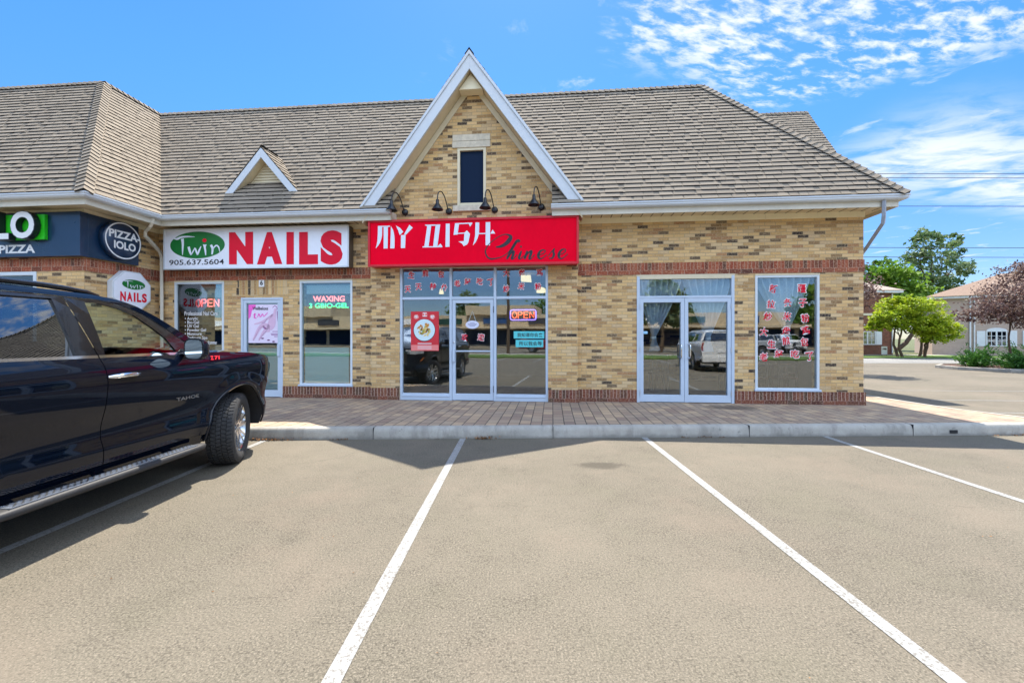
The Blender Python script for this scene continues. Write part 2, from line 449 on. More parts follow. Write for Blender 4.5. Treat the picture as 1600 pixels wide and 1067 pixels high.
def ring(mb, c, ex, ez, r0, r1, m, seg=40):
    c, ex, ez = Vector(c), Vector(ex), Vector(ez)
    pt = lambda r, k: c + ex * (r * math.cos(2 * math.pi * k / seg)) + ez * (r * math.sin(2 * math.pi * k / seg))
    for k in range(seg): mb.face([pt(r0, k), pt(r1, k), pt(r1, k + 1), pt(r0, k + 1)], m, uv=[(0, 0)] * 4)
# ---------------------------------------------------------------- ground, lot, walk, road
def asphalt(name, base, warm, scale=1.0):
    m, t, b = nmat(name)
    p = t.pos()
    fine = t.noise(p, 95 * scale, 3, 0.75); mid = t.noise(p, 34 * scale, 4, 0.75); big = t.noise(p, 0.45, 5, 0.6); blot = t.noise(p, 2.6, 4, 0.6, 0.4)
    c = t.ramp(fine, [(0.30, tuple(x * 0.28 for x in base)), (0.43, tuple(x * 0.9 for x in base)), (0.57, warm), (0.70, tuple(min(1, x * 1.9) for x in warm))])
    vor = t.new('ShaderNodeTexVoronoi', feature='F1'); t.put(vor.inputs['Vector'], p); vor.inputs['Scale'].default_value = 48 * scale
    c = t.mix(t.m('MULTIPLY', t.sstep(mid, 0.55, 0.66), 0.55), c, tuple(x * 0.5 for x in base))
    c = t.mix(t.m('MULTIPLY', t.sstep(vor.outputs['Distance'], 0.24, 0.08), 0.30), c, tuple(min(1, x * 1.9) for x in warm))
    dens = t.noise(p, 3.2, 4, 0.65); sp = t.noise(p, 62 * scale, 2, 0.6)
    speck = t.sstep(t.m('ADD', sp, t.m('MULTIPLY', t.m('SUBTRACT', dens, 0.5), 0.42)), 0.585, 0.645)
    c = t.mix(t.m('MULTIPLY', speck, 0.58), c, tuple(x * 0.22 for x in base))
    fl = t.noise(t.comb(t.m('MULTIPLY', t.sep(p)[0], 0.7), t.m('MULTIPLY', t.sep(p)[1], 1.5)), 24, 3, 0.65)
    c = t.mix(t.m('MULTIPLY', t.sstep(fl, 0.665, 0.71), 0.65), c, tuple(x * 0.25 for x in base))
    c = t.mix(t.m('MULTIPLY', t.sstep(fl, 0.31, 0.27), 0.55), c, tuple(min(1, x * 1.9) for x in warm))
    tint = t.noise(p, 0.9, 3, 0.6)
    c = t.mix(t.m('MULTIPLY', t.sstep(tint, 0.50, 0.70), 0.22), c, (warm[0] * 1.15, warm[1] * 0.95, warm[2] * 0.95))
    c = t.mix(t.m('MULTIPLY', t.sstep(tint, 0.48, 0.30), 0.20), c, (warm[0] * 0.92, warm[1] * 1.0, warm[2] * 0.88))
    # short dark scuffs drawn out across the lot
    sx, sy, sz = t.sep(p)
    sc = t.noise(t.comb(t.m('MULTIPLY', sx, 5.0), t.m('MULTIPLY', sy, 16.0), sz), 1.0, 5, 0.7, 0.3)
    c = t.mix(t.m('MULTIPLY', t.sstep(sc, 0.56, 0.70), 0.20), c, tuple(x * 0.45 for x in base))
    c = t.mix(t.m('MULTIPLY', t.sstep(blot, 0.52, 0.74), 0.15), c, tuple(x * 0.55 for x in base))
    c = t.mix(t.m('MULTIPLY', t.sstep(big, 0.36, 0.66), 0.28), c, tuple(min(1, x * 1.35) for x in warm))
    # an old oil stain in the middle stall
    ox, oy, _ = t.sep(p)
    dd = t.m('SQRT', t.m('ADD', t.m('POWER', t.m('MULTIPLY', t.m('SUBTRACT', ox, 1.05), 1.0), 2.0), t.m('POWER', t.m('MULTIPLY', t.m('SUBTRACT', oy, 5.05), 1.9), 2.0)))
    dd = t.m('ADD', dd, t.m('MULTIPLY', t.m('SUBTRACT', t.noise(p, 6, 4, 0.7), 0.5), 0.5))
    c = t.mix(t.m('MULTIPLY', t.sstep(dd, 0.36, 0.14), 0.72), c, tuple(x * 0.45 for x in base))
    # hairline cracks
    cr = t.new('ShaderNodeTexVoronoi', feature='DISTANCE_TO_EDGE'); cr.inputs['Scale'].default_value = 0.42
    pw = t.new('ShaderNodeVectorMath', operation='ADD'); t.put(pw.inputs[0], p)
    nn = t.new('ShaderNodeTexNoise'); t.put(nn.inputs['Vector'], p); nn.inputs['Scale'].default_value = 2.0; nn.inputs['Detail'].default_value = 5
    t.put(pw.inputs[1], nn.outputs['Color']); t.put(cr.inputs['Vector'], pw.outputs[0])
    crack = t.m('MULTIPLY', t.sstep(cr.outputs['Distance'], 0.006, 0.002), t.sstep(big, 0.50, 0.62))
    c = t.mix(t.m('MULTIPLY', crack, 0.25), c, tuple(x * 0.3 for x in base))
    t.put(b.inputs['Base Color'], c)
    t.put(b.inputs['Roughness'], t.m('ADD', 0.80, t.m('MULTIPLY', mid, 0.15))); b.inputs['Specular IOR Level'].default_value = 0.28
    h = t.m('ADD', t.m('MULTIPLY', fine, 0.6), t.m('MULTIPLY', vor.outputs['Distance'], 0.6))
    t.put(b.inputs['Normal'], t.bump(h, 0.55, 0.006))
    return m
m_lot = asphalt('weathered_asphalt', (0.111, 0.096, 0.070), (0.154, 0.133, 0.100))
m_road = asphalt('pale_road', (0.17, 0.165, 0.155), (0.23, 0.225, 0.21))

def paver_mat():
    m, t, b = nmat('concrete_paver')
    u, v, _ = t.sep(t.obj())
    pl, ph = 0.27, 0.175
    row = t.m('FLOOR', t.m('DIVIDE', u, ph))                          # courses run away from the viewer
    wn0 = t.new('ShaderNodeTexWhiteNoise', noise_dimensions='1D'); t.put(wn0.inputs['W'], row)
    cu = t.m('ADD', t.m('DIVIDE', v, pl), t.m('MULTIPLY', wn0.outputs['Value'], 7.0))
    cc = t.m('FLOOR', cu)
    fu = t.m('MULTIPLY', t.m('SUBTRACT', cu, cc), pl); fv = t.m('MULTIPLY', t.m('FRACT', t.m('DIVIDE', u, ph)), ph)
    d = t.m('MINIMUM', t.m('MINIMUM', fu, t.m('SUBTRACT', pl, fu)), t.m('MINIMUM', fv, t.m('SUBTRACT', ph, fv)))
    d = t.m('ADD', d, t.m('MULTIPLY', t.m('SUBTRACT', t.noise(t.obj(), 40, 2), 0.5), 0.004))
    st = t.sstep(d, 0.003, 0.009)
    wn = t.new('ShaderNodeTexWhiteNoise', noise_dimensions='2D'); t.put(wn.inputs['Vector'], t.comb(cc, row))
    c = t.ramp(wn.outputs['Value'], [(0, lin(156, 136, 117)), (0.3, lin(172, 151, 127)), (0.6, lin(147, 124, 107)), (0.85, lin(182, 157, 128))], 'LINEAR')
    g = t.noise(t.obj(), 90, 3, 0.7); big = t.noise(t.obj(), 1.1, 4, 0.6)
    c = t.mix(t.m('MULTIPLY', t.sstep(g, 0.48, 0.7), 0.35), c, (0.10, 0.09, 0.085))
    c = t.mix(t.m('MULTIPLY', t.sstep(big, 0.46, 0.68), 0.30), c, (0.15, 0.13, 0.12))
    # dark wet-looking stain in front of the double doors
    dd = t.m('SQRT', t.m('ADD', t.m('POWER', t.m('SUBTRACT', u, 4.35), 2.0), t.m('POWER', t.m('MULTIPLY', t.m('ADD', v, 0.55), 1.6), 2.0)))
    dd = t.m('ADD', dd, t.m('MULTIPLY', t.m('SUBTRACT', t.noise(t.obj(), 4, 5, 0.7), 0.5), 1.1))
    c = t.mix(t.m('MULTIPLY', t.sstep(dd, 0.62, 0.30), 0.62), c, (0.05, 0.042, 0.036))
    t.put(b.inputs['Base Color'], t.mix(st, (0.05, 0.045, 0.04), c)); b.inputs['Roughness'].default_value = 0.88
    b.inputs['Specular IOR Level'].default_value = 0.3
    t.put(b.inputs['Normal'], t.bump(t.m('ADD', st, t.m('MULTIPLY', g, 0.3)), 0.6, 0.006))
    return m
m_paver = paver_mat()

def kerb_mat():
    m, t, b = nmat('kerb_concrete')
    p = t.pos()
    g = t.noise(p, 120, 4, 0.7); big = t.noise(p, 3.0, 5, 0.65)
    x, y, z = t.sep(p)
    c = t.ramp(big, [(0.3, lin(150, 146, 136)), (0.7, lin(178, 173, 163))])
    c = t.mix(t.m('MULTIPLY', t.sstep(g, 0.5, 0.72), 0.4), c, (0.17, 0.165, 0.155))
    low = t.m('MULTIPLY', t.sstep(t.m('ADD', z, t.m('MULTIPLY', t.m('SUBTRACT', big, 0.5), 0.12)), 0.06, 0.0), 0.5)
    c = t.mix(low, c, (0.13, 0.12, 0.105))
    st = t.noise(t.comb(t.m('MULTIPLY', x, 4.0), y, t.m('MULTIPLY', z, 1.2)), 1.0, 5, 0.65)
    c = t.mix(t.m('MULTIPLY', t.sstep(st, 0.50, 0.66), 0.40), c, (0.16, 0.145, 0.125))
    chip = t.noise(p, 14, 3, 0.7)
    c = t.mix(t.m('MULTIPLY', t.sstep(chip, 0.64, 0.70), 0.45), c, (0.12, 0.11, 0.10))
    t.put(b.inputs['Base Color'], c); b.inputs['Roughness'].default_value = 0.9
    t.put(b.inputs['Normal'], t.bump(t.m('ADD', g, t.m('MULTIPLY', big, 2.0)), 0.6, 0.008))
    return m
m_kerb = kerb_mat()

def line_mat():
    m, t, b = nmat('road_paint')
    p = t.pos(); g = t.noise(p, 48, 3, 0.75); big = t.noise(p, 5, 4, 0.6)
    f = t.m('MULTIPLY', t.sstep(t.m('ADD', t.m('MULTIPLY', g, 0.75), t.m('MULTIPLY', big, 0.25)), 0.50, 0.60), 0.80)
    t.put(b.inputs['Base Color'], t.mix(f, (0.27, 0.27, 0.26), (0.12, 0.105, 0.082))); b.inputs['Roughness'].default_value = 0.75
    t.put(b.inputs['Normal'], t.bump(g, 0.4, 0.004))
    return m
m_line = line_mat()

def grass_mat(name, a, bcol):
    m, t, b = nmat(name)
    p = t.pos(); g = t.noise(p, 40, 4, 0.7); big = t.noise(p, 0.5, 4, 0.6)
    c = t.ramp(g, [(0.3, a), (0.7, bcol)])
    t.put(b.inputs['Base Color'], t.mix(t.m('MULTIPLY', t.sstep(big, 0.4, 0.7), 0.4), c, tuple(x * 0.6 for x in a)))
    b.inputs['Roughness'].default_value = 0.95; t.put(b.inputs['Normal'], t.bump(g, 1.0, 0.05))
    return m
m_lawn = grass_mat('lawn_grass', (0.055, 0.115, 0.018), (0.14, 0.22, 0.035))
m_earth = grass_mat('far_ground', (0.07, 0.085, 0.03), (0.12, 0.13, 0.05))

mb = MB(); mb.face([(-1500, -1500, -0.03), (1500, -1500, -0.03), (1500, 1500, -0.03), (-1500, 1500, -0.03)], m_earth)
tag(mb.build('ground'), kind='structure')
mb = MB(); mb.face([(-130, -14, 0), (70, -14, 0), (70, 26, 0), (-130, 26, 0)], m_lot); tag(mb.build('parking_lot'), kind='structure')
mb = MB(); mb.face([(-90, 26, 0.004), (120, 26, 0.004), (120, 32.4, 0.004), (-90, 32.4, 0.004)], m_road); tag(mb.build('road'), kind='structure')
mb = MB(); mb.box(-90, 120, 32.4, 36.5, -0.02, 0.08, m_lawn); tag(mb.build('lawn'), kind='structure')
mb = MB(); mb.box(-40, 60, 36.5, 37.6, -0.02, 0.09, m_kerb); tag(mb.build('path'), kind='structure')
# the far side of the lot, behind the viewer
mb = MB(); mb.box(-130, 60, -18.6, -14, -0.02, 0.10, m_lawn); tag(mb.build('grass_verge'), kind='structure')
mb = MB(); mb.box(-130, 60, -20.2, -18.6, -0.02, 0.11, m_kerb); tag(mb.build('pavement'), kind='structure')
mb = MB(); mb.face([(-130, -54, 0.002), (90, -54, 0.002), (90, -20.2, 0.002), (-130, -20.2, 0.002)], m_lot); tag(mb.build('road'), kind='structure')

# kerb and paved walk (walk in the plaza's frame)
def kerb_y(x): return 6.425 + 0.0276 * x
CX, CR = 8.78, 0.60
def kerb_path(off):
    pts = [(-40.0, kerb_y(-40) + off)]
    for x in range(-12, 8): pts.append((x, kerb_y(x) + off))
    r = CR - off
    cx, cy = CX - CR, kerb_y(CX - CR) + CR
    for k in range(0, 11):
        a = R(-88.4 + 88.4 * k / 10); pts.append((cx + r * math.cos(a), cy + r * math.sin(a)))
    pts.append((CX - 0.28 - off, 8.2)); pts.append((CX - 0.40 - off, 11.0)); pts.append((CX - 0.35 - off, 18.0))
    return pts
A, B_, C_ = kerb_path(0.0), kerb_path(0.025), kerb_path(0.15)
mb = MB()
mb.grid([[(x, y, -0.02) for x, y in A], [(x, y + 0.004, 0.10) for x, y in A], [(x, y, 0.150) for x, y in B_], [(x, y, 0.168) for x, y in kerb_path(0.045)], [(x, y, 0.170) for x, y in C_]], m_kerb)
tag(mb.build('kerb'), kind='structure')
mbj = MB()
for x in (-9.2, -6.2, -2.07, 0.62, 3.63, 6.2):                        # joints sawn in the kerb
    y = kerb_y(x); mbj.box(x - 0.003, x + 0.003, y - 0.003, y + 0.148, 0.0, 0.172, m_dark)
mbj.box(6.78, 6.90, kerb_y(6.8) - 0.006, kerb_y(6.8) + 0.03, 0.035, 0.085, m_rubber)
tag(mbj.build('kerb_joint'), kind='structure')
mb = MB()
def inv(x, y): X, Y = x, y - Y0; return (X * CT - Y * ST, X * ST + Y * CT)
pts = [inv(x, y) for x, y in C_] + [inv(-40, 18)]
mb.face([(x, y, 0.165) for x, y in pts], m_paver)
wk = mb.build('pavement'); wk.location = (0, Y0, 0); wk.rotation_euler = (0, 0, -TH); tag(wk, kind='structure')

def pline(x0, y0, x1, y1, wd=0.086, z=0.004):
    d = Vector((x1 - x0, y1 - y0, 0)).normalized(); n = Vector((-d.y, d.x, 0)) * wd / 2
    a, b = Vector((x0, y0, z)), Vector((x1, y1, z))
    mb = MB(); mb.face([a - n, b - n, b + n, a + n], m_line); tag(mb.build('parking_line'), kind='structure')
for xf, xn in ((-3.64, -3.58), (-0.735, -0.80), (2.005, 1.925), (4.80, 4.60)):
    pline(xf, kerb_y(xf) - 0.01, xn, 0.9)
for y, x0, x1 in ((8.5, 9.3, 13.6), (10.25, 10.2, 14.6), (12.2, 10.9, 15.2)): pline(x0, y + 0.15, x1, y - 0.1, 0.05)
for k in range(-5, 9): pline(k * 2.75 + 0.8, -8.2, k * 2.75 + 0.8, -13.2)
# ---------------------------------------------------------------- the brick plaza
bld = bthing('shopping_plaza', 'single storey tan brick shopping plaza with shingled mansard roof and a tall front gable', 'building', 0, 0, 0)
Z0 = 0.165
def wall_front(mb, x0, x1, z0, z1, y, holes, m, depth=0.11, back=0.25):
    xs = sorted({x0, x1, *[h[k] for h in holes for k in (0, 1) if x0 < h[k] < x1]}); zs = sorted({z0, z1, *[h[k] for h in holes for k in (2, 3) if z0 < h[k] < z1]})
    for i in range(len(xs) - 1):
        for j in range(len(zs) - 1):
            cx, cz = (xs[i] + xs[i + 1]) / 2, (zs[j] + zs[j + 1]) / 2
            if any(h[0] < cx < h[1] and h[2] < cz < h[3] for h in holes): continue
            mb.face([(xs[i], y, zs[j]), (xs[i + 1], y, zs[j]), (xs[i + 1], y, zs[j + 1]), (xs[i], y, zs[j + 1])], m)
            mb.face([(xs[i + 1], y + back, zs[j]), (xs[i], y + back, zs[j]), (xs[i], y + back, zs[j + 1]), (xs[i + 1], y + back, zs[j + 1])], m_dark)
    for h in holes:
        a, b, c, d = max(h[0], x0), min(h[1], x1), max(h[2], z0), min(h[3], z1)
        mb.face([(a, y, c), (a, y, d), (a, y + back, d), (a, y + back, c)], m); mb.face([(b, y, d), (b, y, c), (b, y + back, c), (b, y + back, d)], m)
        mb.face([(a, y, d), (b, y, d), (b, y + back, d), (a, y + back, d)], m); mb.face([(b, y, c), (a, y, c), (a, y + back, c), (b, y + back, c)], m)

DD = (2.635, 4.60, Z0, 2.805); RW = (5.005, 6.245, 0.4475, 2.79)
NW = (-4.825, -3.585, 0.4475, 2.80); ND = (-6.245, -5.23, Z0, 2.435); NL = (-7.90, -6.665, 0.4475, 2.81)
SF = (-2.445, 0.778, Z0, 3.10)
XR, XL, YW = 7.08, -8.30, -1.60
holes_r = [DD, RW]; holes_n = [NW, ND, NL]
mb = MB()
wall_front(mb, 1.40, XR, Z0 - 0.2, 4.10, 0, holes_r, m_brick)
wall_front(mb, XL, -3.10, Z0 - 0.2, 4.10, 0, holes_n, m_brick)
# return wall of the left wing, the wing's front, the right side and the back
mb.face([(XL, YW, -0.03), (XL, 0, -0.03), (XL, 0, 4.10), (XL, YW, 4.10)], m_brick)
LW = (-16.0, -9.35, 0.4475, 2.83)
wall_front(mb, -24, XL, Z0 - 0.2, 4.10, YW, [LW], m_brick)
mb.face([(XR, 0, -0.03), (XR, 12, -0.03), (XR, 12, 4.10), (XR, 0, 4.10)], m_brick)
mb.face([(XR, 12, -0.03), (-24, 12, -0.03), (-24, 12, 4.10), (XR, 12, 4.10)], m_brick)
mb.build('wall', bld)
# courses of red brick: band over the windows and plinth at the foot
P = 0.013
def one(name, *boxes, bevel=0.0):
    mb = MB()
    for b_ in boxes: mb.box(*b_)
    return mb.build(name, bld, bevel=bevel)
def band(x0, x1, y, z0=2.835):
    one('brick_band', (x0, x1, y - P, y, z0, 2.9295, m_stretch), (x0, x1, y - P, y, 2.9295, 3.085, m_soldier))
band(1.402, XR + P, 0); band(XL + P, -3.102, 0); band(-24, XL + P, YW)
B2 = ((2.835, 2.9295, m_stretch), (2.9295, 3.085, m_soldier))
one('brick_band', *[(XL, XL + P, YW, -P, a, b, m) for a, b, m in B2]); one('brick_band', *[(XR, XR + P, 0.0, 12, a, b, m) for a, b, m in B2])
PL = ((Z0 - 0.1, 0.2475, m_plinth2, 0.030), (0.2475, 0.425, m_plinth, 0.028))
for a, b in ((1.432, 2.628), (4.607, XR + 0.028), (-5.222, -3.132), (XL + 0.028, -6.252)): one('plinth', *[(a, b, -q, 0, z0, z1, m) for z0, z1, m, q in PL])
one('plinth', *[(XL, XL + q, YW, -q, z0, z1, m) for z0, z1, m, q in PL]); one('plinth', *[(-24, XL + q, YW - q, YW, z0, z1, m) for z0, z1, m, q in PL]); one('plinth', *[(XR, XR + q, 0, 12, z0, z1, m) for z0, z1, m, q in PL])
one('plinth', *[(-3.13, -2.452, -0.15 - q, -0.15, z0, z1, m) for z0, z1, m, q in PL], *[(-3.13, -3.10, -0.15, 0.0, z0, z1, m) for z0, z1, m, q in PL])
one('plinth', *[(0.785, 1.43, -0.15 - q, -0.15, z0, z1, m) for z0, z1, m, q in PL], *[(1.40, 1.43, -0.15, 0.0, z0, z1, m) for z0, z1, m, q in PL])
one('soldier_course', (-6.36, -5.10, -0.004, 0.0, 2.50, 2.66, m_tansold)); one('soldier_course', (-6.33, -5.13, -0.006, 0.0, 2.672, 2.832, m_tansold))

# front gable bay
GX, GZ, SL = -0.83, 7.39, 1.362
mb = MB()
def gz(x): return GZ - 0.32 - SL * abs(x - GX)
GW = (-1.165, -0.545, 4.352, 5.585)
xs = sorted([-3.10, -2.445, GW[0], GX, GW[1], 0.778, 1.40])
YB = -0.15
wall_front(mb, -3.10, 1.40, Z0 - 0.2, 4.20, YB, [SF], m_brick, back=0.3)
for a, b in zip(xs[:-1], xs[1:]):
    za, zb = max(gz(a), 4.2), max(gz(b), 4.2)
    if abs((a + b) / 2 - GX) < 0.31:
        mb.face([(a, YB, 4.2), (b, YB, 4.2), (b, YB, GW[2]), (a, YB, GW[2])], m_brick)
        mb.face([(a, YB, GW[3]), (b, YB, GW[3]), (b, YB, zb), (a, YB, za)], m_brick)
    else:
        # split where the slope meets the eave level
        if za <= 4.2 < zb:
            xc = GX - (GZ - 0.32 - 4.2) / SL; mb.face([(max(xc, a), YB, 4.2), (b, YB, 4.2), (b, YB, zb)], m_brick)
        elif zb <= 4.2 < za:
            xc = GX + (GZ - 0.32 - 4.2) / SL; mb.face([(a, YB, 4.2), (min(xc, b), YB, 4.2), (a, YB, za)], m_brick)
        elif za > 4.2: mb.face([(a, YB, 4.2), (b, YB, 4.2), (b, YB, zb), (a, YB, za)], m_brick)
for x in (GW[0], GW[1]): mb.face([(x, YB, GW[2]), (x, YB, GW[3]), (x, YB + 0.2, GW[3]), (x, YB + 0.2, GW[2])], m_brick)
for x in (-3.10, 1.40):
    mb.face([(x, YB, -0.03), (x, 0.25, -0.03), (x, 0.25, 4.6), (x, YB, 4.2)], m_brick)
mb.build('gable_wall', bld)
mb = MB(); mb.box(-1.273, -0.447, YB - 0.03, YB + 0.05, 5.585, 5.722, m_stone); mb.box(-1.268, -0.451, YB - 0.026, YB + 0.05, 5.730, 5.867, m_stone)
mb.build('stone_lintel', bld, bevel=0.006)
mb = MB(); mb.box(-1.255, -0.455, YB - 0.05, YB + 0.1, 4.225, 4.350, m_stone); mb.build('stone_sill', bld, bevel=0.006)
mb = MB(); mb.frame(GW[0], GW[1], GW[2], GW[3], 0.055, YB - 0.01, YB + 0.10, m_cream)
gw = mb.build('gable_window', bld, bevel=0.004)
mb = MB(); mb.box(GW[0] + 0.05, GW[1] - 0.05, YB + 0.05, YB + 0.06, GW[2] + 0.05, GW[3] - 0.05, m_navyglass); mb.build('pane', gw)

# barge boards: two sloping boards meeting at the apex, soffit behind, rake trim on the brick
ca, sa = 1 / math.hypot(1, SL), SL / math.hypot(1, SL)
for sgn in (-1, 1):
    mb = MB()
    xf = GX + sgn * 2.325; zf = GZ - SL * 2.325
    dz_ = 0.36
    xi = GX + sgn * (2.325 - 0.0); 
    out = [(GX, -0.55, GZ), (xf, -0.55, zf), (xf - sgn * 0.27, -0.55, zf), (GX, -0.55, GZ - dz_)]
    mb.prism(out, (0, 0.05, 0), m_gutter)
    top = [(GX, -0.575, GZ + 0.02), (xf + sgn * 0.015, -0.575, zf + 0.02), (xf - sgn * 0.045, -0.575, zf + 0.02), (GX, -0.575, GZ - 0.065)]
    mb.prism(top, (0, 0.025, 0), m_gutter)
    mb.build('barge_board', bld, bevel=0.004)
mb = MB()
for sgn in (-1, 1):
    a = (GX, -0.50, GZ - 0.33); xb = GX + sgn * 2.30; zb = GZ - 0.33 - SL * 2.30
    q = [(GX, -0.50, GZ - 0.34), (xb, -0.50, zb), (xb, YB, zb), (GX, YB, GZ - 0.34)]
    mb.prism([(x, y, max(z, 3.9)) for x, y, z in q], (0, 0, 0.03), m_soffit)
    rk = [(GX, YB - 0.02, GZ - 0.35), (GX + sgn * 2.2, YB - 0.02, GZ - 0.35 - SL * 2.2), (GX + sgn * 2.07, YB - 0.02, GZ - 0.35 - SL * 2.2), (GX, YB - 0.02, GZ - 0.35 - SL * 0.13)]
    mb.prism(rk, (0, 0.017, 0), m_cream)
mb.prism([(GX - 0.245, -0.40, 6.695), (GX + 0.245, -0.40, 6.695), (GX, -0.40, 7.02)], (0, 0.24, 0), m_frieze)
mb.build('gable_soffit', bld)

# ---------------------------------------------------------------- roofs
EXPO = 0.143
def roof_face(mb, o, sd, td, sL, sR, tmax, skip=None, cap_edges=True):
    """courses of laminated shingles on a sloping plane; o origin at the eave, sd along it, td up the slope"""
    o, sd, td = Vector(o), Vector(sd).normalized(), Vector(td).normalized(); n = sd.cross(td).normalized()
    rows = int(tmax / EXPO)
    def pt(s_, t_, h): return o + sd * s_ + td * t_ + n * h
    for i in range(rows + 1):
        t0 = i * EXPO; t1 = min(t0 + EXPO + 0.012, tmax)
        if t1 - t0 < 0.02: continue
        spans = [(max(sL(t0), sL(t1)) if False else sL(t0), sR(t0))]
        if skip:
            sk = skip(t0)
            if sk:
                a, b = spans[0]; spans = [(a, min(b, sk[0])), (max(a, sk[1]), b)]
        for a, b in spans:
            if b - a < 0.05: continue
            la, lb = sL(t1), sR(t1)
            if skip and skip(t0):
                if a > sL(t0) + 1e-6: la = a
                if b < sR(t0) - 1e-6: lb = b
            s_ = a
            while s_ < b - 1e-4:
                e = min(s_ + random.uniform(0.55, 1.1), b)
                if b - e < 0.2: e = b
                f0, f1 = (s_ - a) / (b - a), (e - a) / (b - a)
                u0, u1 = la + (lb - la) * f0, la + (lb - la) * f1
                v_ = random.uniform(0.3, 0.8)
                tb = t0 + EXPO * 0.78 if t1 - t0 > EXPO * 0.9 else t1
                fb = (tb - t0) / (t1 - t0); w0, w1 = s_ + (u0 - s_) * fb, e + (u1 - e) * fb
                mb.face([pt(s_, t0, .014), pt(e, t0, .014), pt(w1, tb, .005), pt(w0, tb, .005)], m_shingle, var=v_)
                if tb < t1: mb.face([pt(w0, tb, .005), pt(w1, tb, .005), pt(u1, t1, .003), pt(u0, t1, .003)], m_butt_shade, var=v_)  # painted shade just below the next course
                mb.face([pt(s_, t0, -.004), pt(e, t0, -.004), pt(e, t0, .014), pt(s_, t0, .014)], m_butt_shade, var=v_)
                s_ = e
            s_ = a + random.uniform(0.0, 0.25)
            while s_ < b - 0.08:
                e = min(s_ + random.uniform(0.14, 0.42), b)
                tt = min(t0 + EXPO * 0.98, t1)
                lo, hi = sL(tt), sR(tt)
                q0, q1 = max(s_, lo), min(e, hi)
                if q1 - q0 > 0.05:
                    v_ = random.uniform(0.3, 0.8); h = random.uniform(.020, .024)
                    tb = t0 + EXPO * 0.82; r0, r1 = s_ + (q0 - s_) * 0.86, e + (q1 - e) * 0.86
                    mb.face([pt(s_, t0, h), pt(e, t0, h), pt(r1, tb, .010), pt(r0, tb, .010)], m_shingle, var=v_)
                    mb.face([pt(r0, tb, .010), pt(r1, tb, .010), pt(q1, tt, .008), pt(q0, tt, .008)], m_butt_shade, var=v_)
                    mb.face([pt(s_, t0, .002), pt(e, t0, .002), pt(e, t0, h), pt(s_, t0, h)], m_butt_shade, var=v_)
                    mb.face([pt(s_, t0, .002), pt(s_, t0, h), pt(q0, tt, .008)], m_shingle, var=v_)
                    mb.face([pt(e, t0, h), pt(e, t0, .002), pt(q1, tt, .008)], m_shingle, var=v_)
                s_ = e + random.choice((0.008, 0.012, 0.02, 0.05, 0.11))
def hip_caps(mb, p0, p1, na, nb, wd=0.16):
    p0, p1 = Vector(p0), Vector(p1); d = (p1 - p0).normalized(); L_ = (p1 - p0).length
    na, nb = Vector(na).normalized(), Vector(nb).normalized()
    ea = d.cross(na).normalized(); eb = nb.cross(d).normalized()
    up = (na + nb).normalized()
    if ea.dot(up) > 0: ea = -ea
    if eb.dot(up) > 0: eb = -eb
    k = 0.0
    while k < L_ - 0.02:
        e = min(k + 0.17, L_); v_ = random.random()
        h0, h1 = 0.058, 0.034
        for q, nn in ((ea, na), (eb, nb)):
            a0, a1 = p0 + d * k + up * h0, p0 + d * e + up * h1
            b0, b1 = a0 + q * wd - up * 0.004, a1 + q * wd - up * 0.004
            f = [a0, b0, b1, a1]
            if (f[1] - f[0]).cross(f[2] - f[0]).dot(nn) < 0: f = f[::-1]
            mb.face(f, m_shingle, var=v_)
            mb.face([a0, b0, b0 - nn * 0.03, a0 - up * 0.03], m_butt_shade, var=v_)
        k += 0.145
RZ, RUN = 4.20, 2.75
PS = 1.364; RTOP = RZ + RUN * PS; HYP = math.hypot(1, PS); TM = RUN * HYP
XE = 7.45                                                    # right eave corner
XV = -7.65                                                   # valley with the wing
cosp = 1 / HYP
mb = MB()
# main front slope: from the wing's valley to the right hip
roof_face(mb, (0, -0.6, RZ), (1, 0, 0), (0, 1, PS), lambda t: XV - t * cosp, lambda t: XE - t * cosp, TM,
          skip=lambda t: (-2.52, 0.86) if t * cosp < 0.68 else None)
# wing: right-facing and front slopes
roof_face(mb, (XV, -2.15, RZ), (0, 1, 0), (-1, 0, PS), lambda t: t * cosp, lambda t: 1.55 + t * cosp, TM)
roof_face(mb, (XV, -2.15, RZ), (1, 0, 0), (0, 1, PS), lambda t: -16.0, lambda t: -t * cosp, TM)
# right-hand hip end
roof_face(mb, (XE, -0.6, RZ), (0, 1, 0), (-1, 0, PS), lambda t: t * cosp, lambda t: 12.6, TM)
nf, nr = (0, -PS, 1), (PS, 0, 1)
hip_caps(mb, (XE, -0.6, RZ), (XE - RUN, -0.6 + RUN, RTOP), nf, nr)
hip_caps(mb, (XV, -2.15, RZ), (XV - RUN, -2.15 + RUN, RTOP), nf, nr)
hip_caps(mb, (XV - RUN, -0.6 + RUN, RTOP), (XE - RUN, -0.6 + RUN, RTOP), nf, (0, 0, 1), 0.11)
hip_caps(mb, (-24, -2.15 + RUN, RTOP), (XV - RUN, -2.15 + RUN, RTOP), nf, (0, 0, 1), 0.11)
hip_caps(mb, (XV - RUN, -2.15 + RUN, RTOP), (XV - RUN, -0.6 + RUN, RTOP), nr, (0, 0, 1), 0.11)
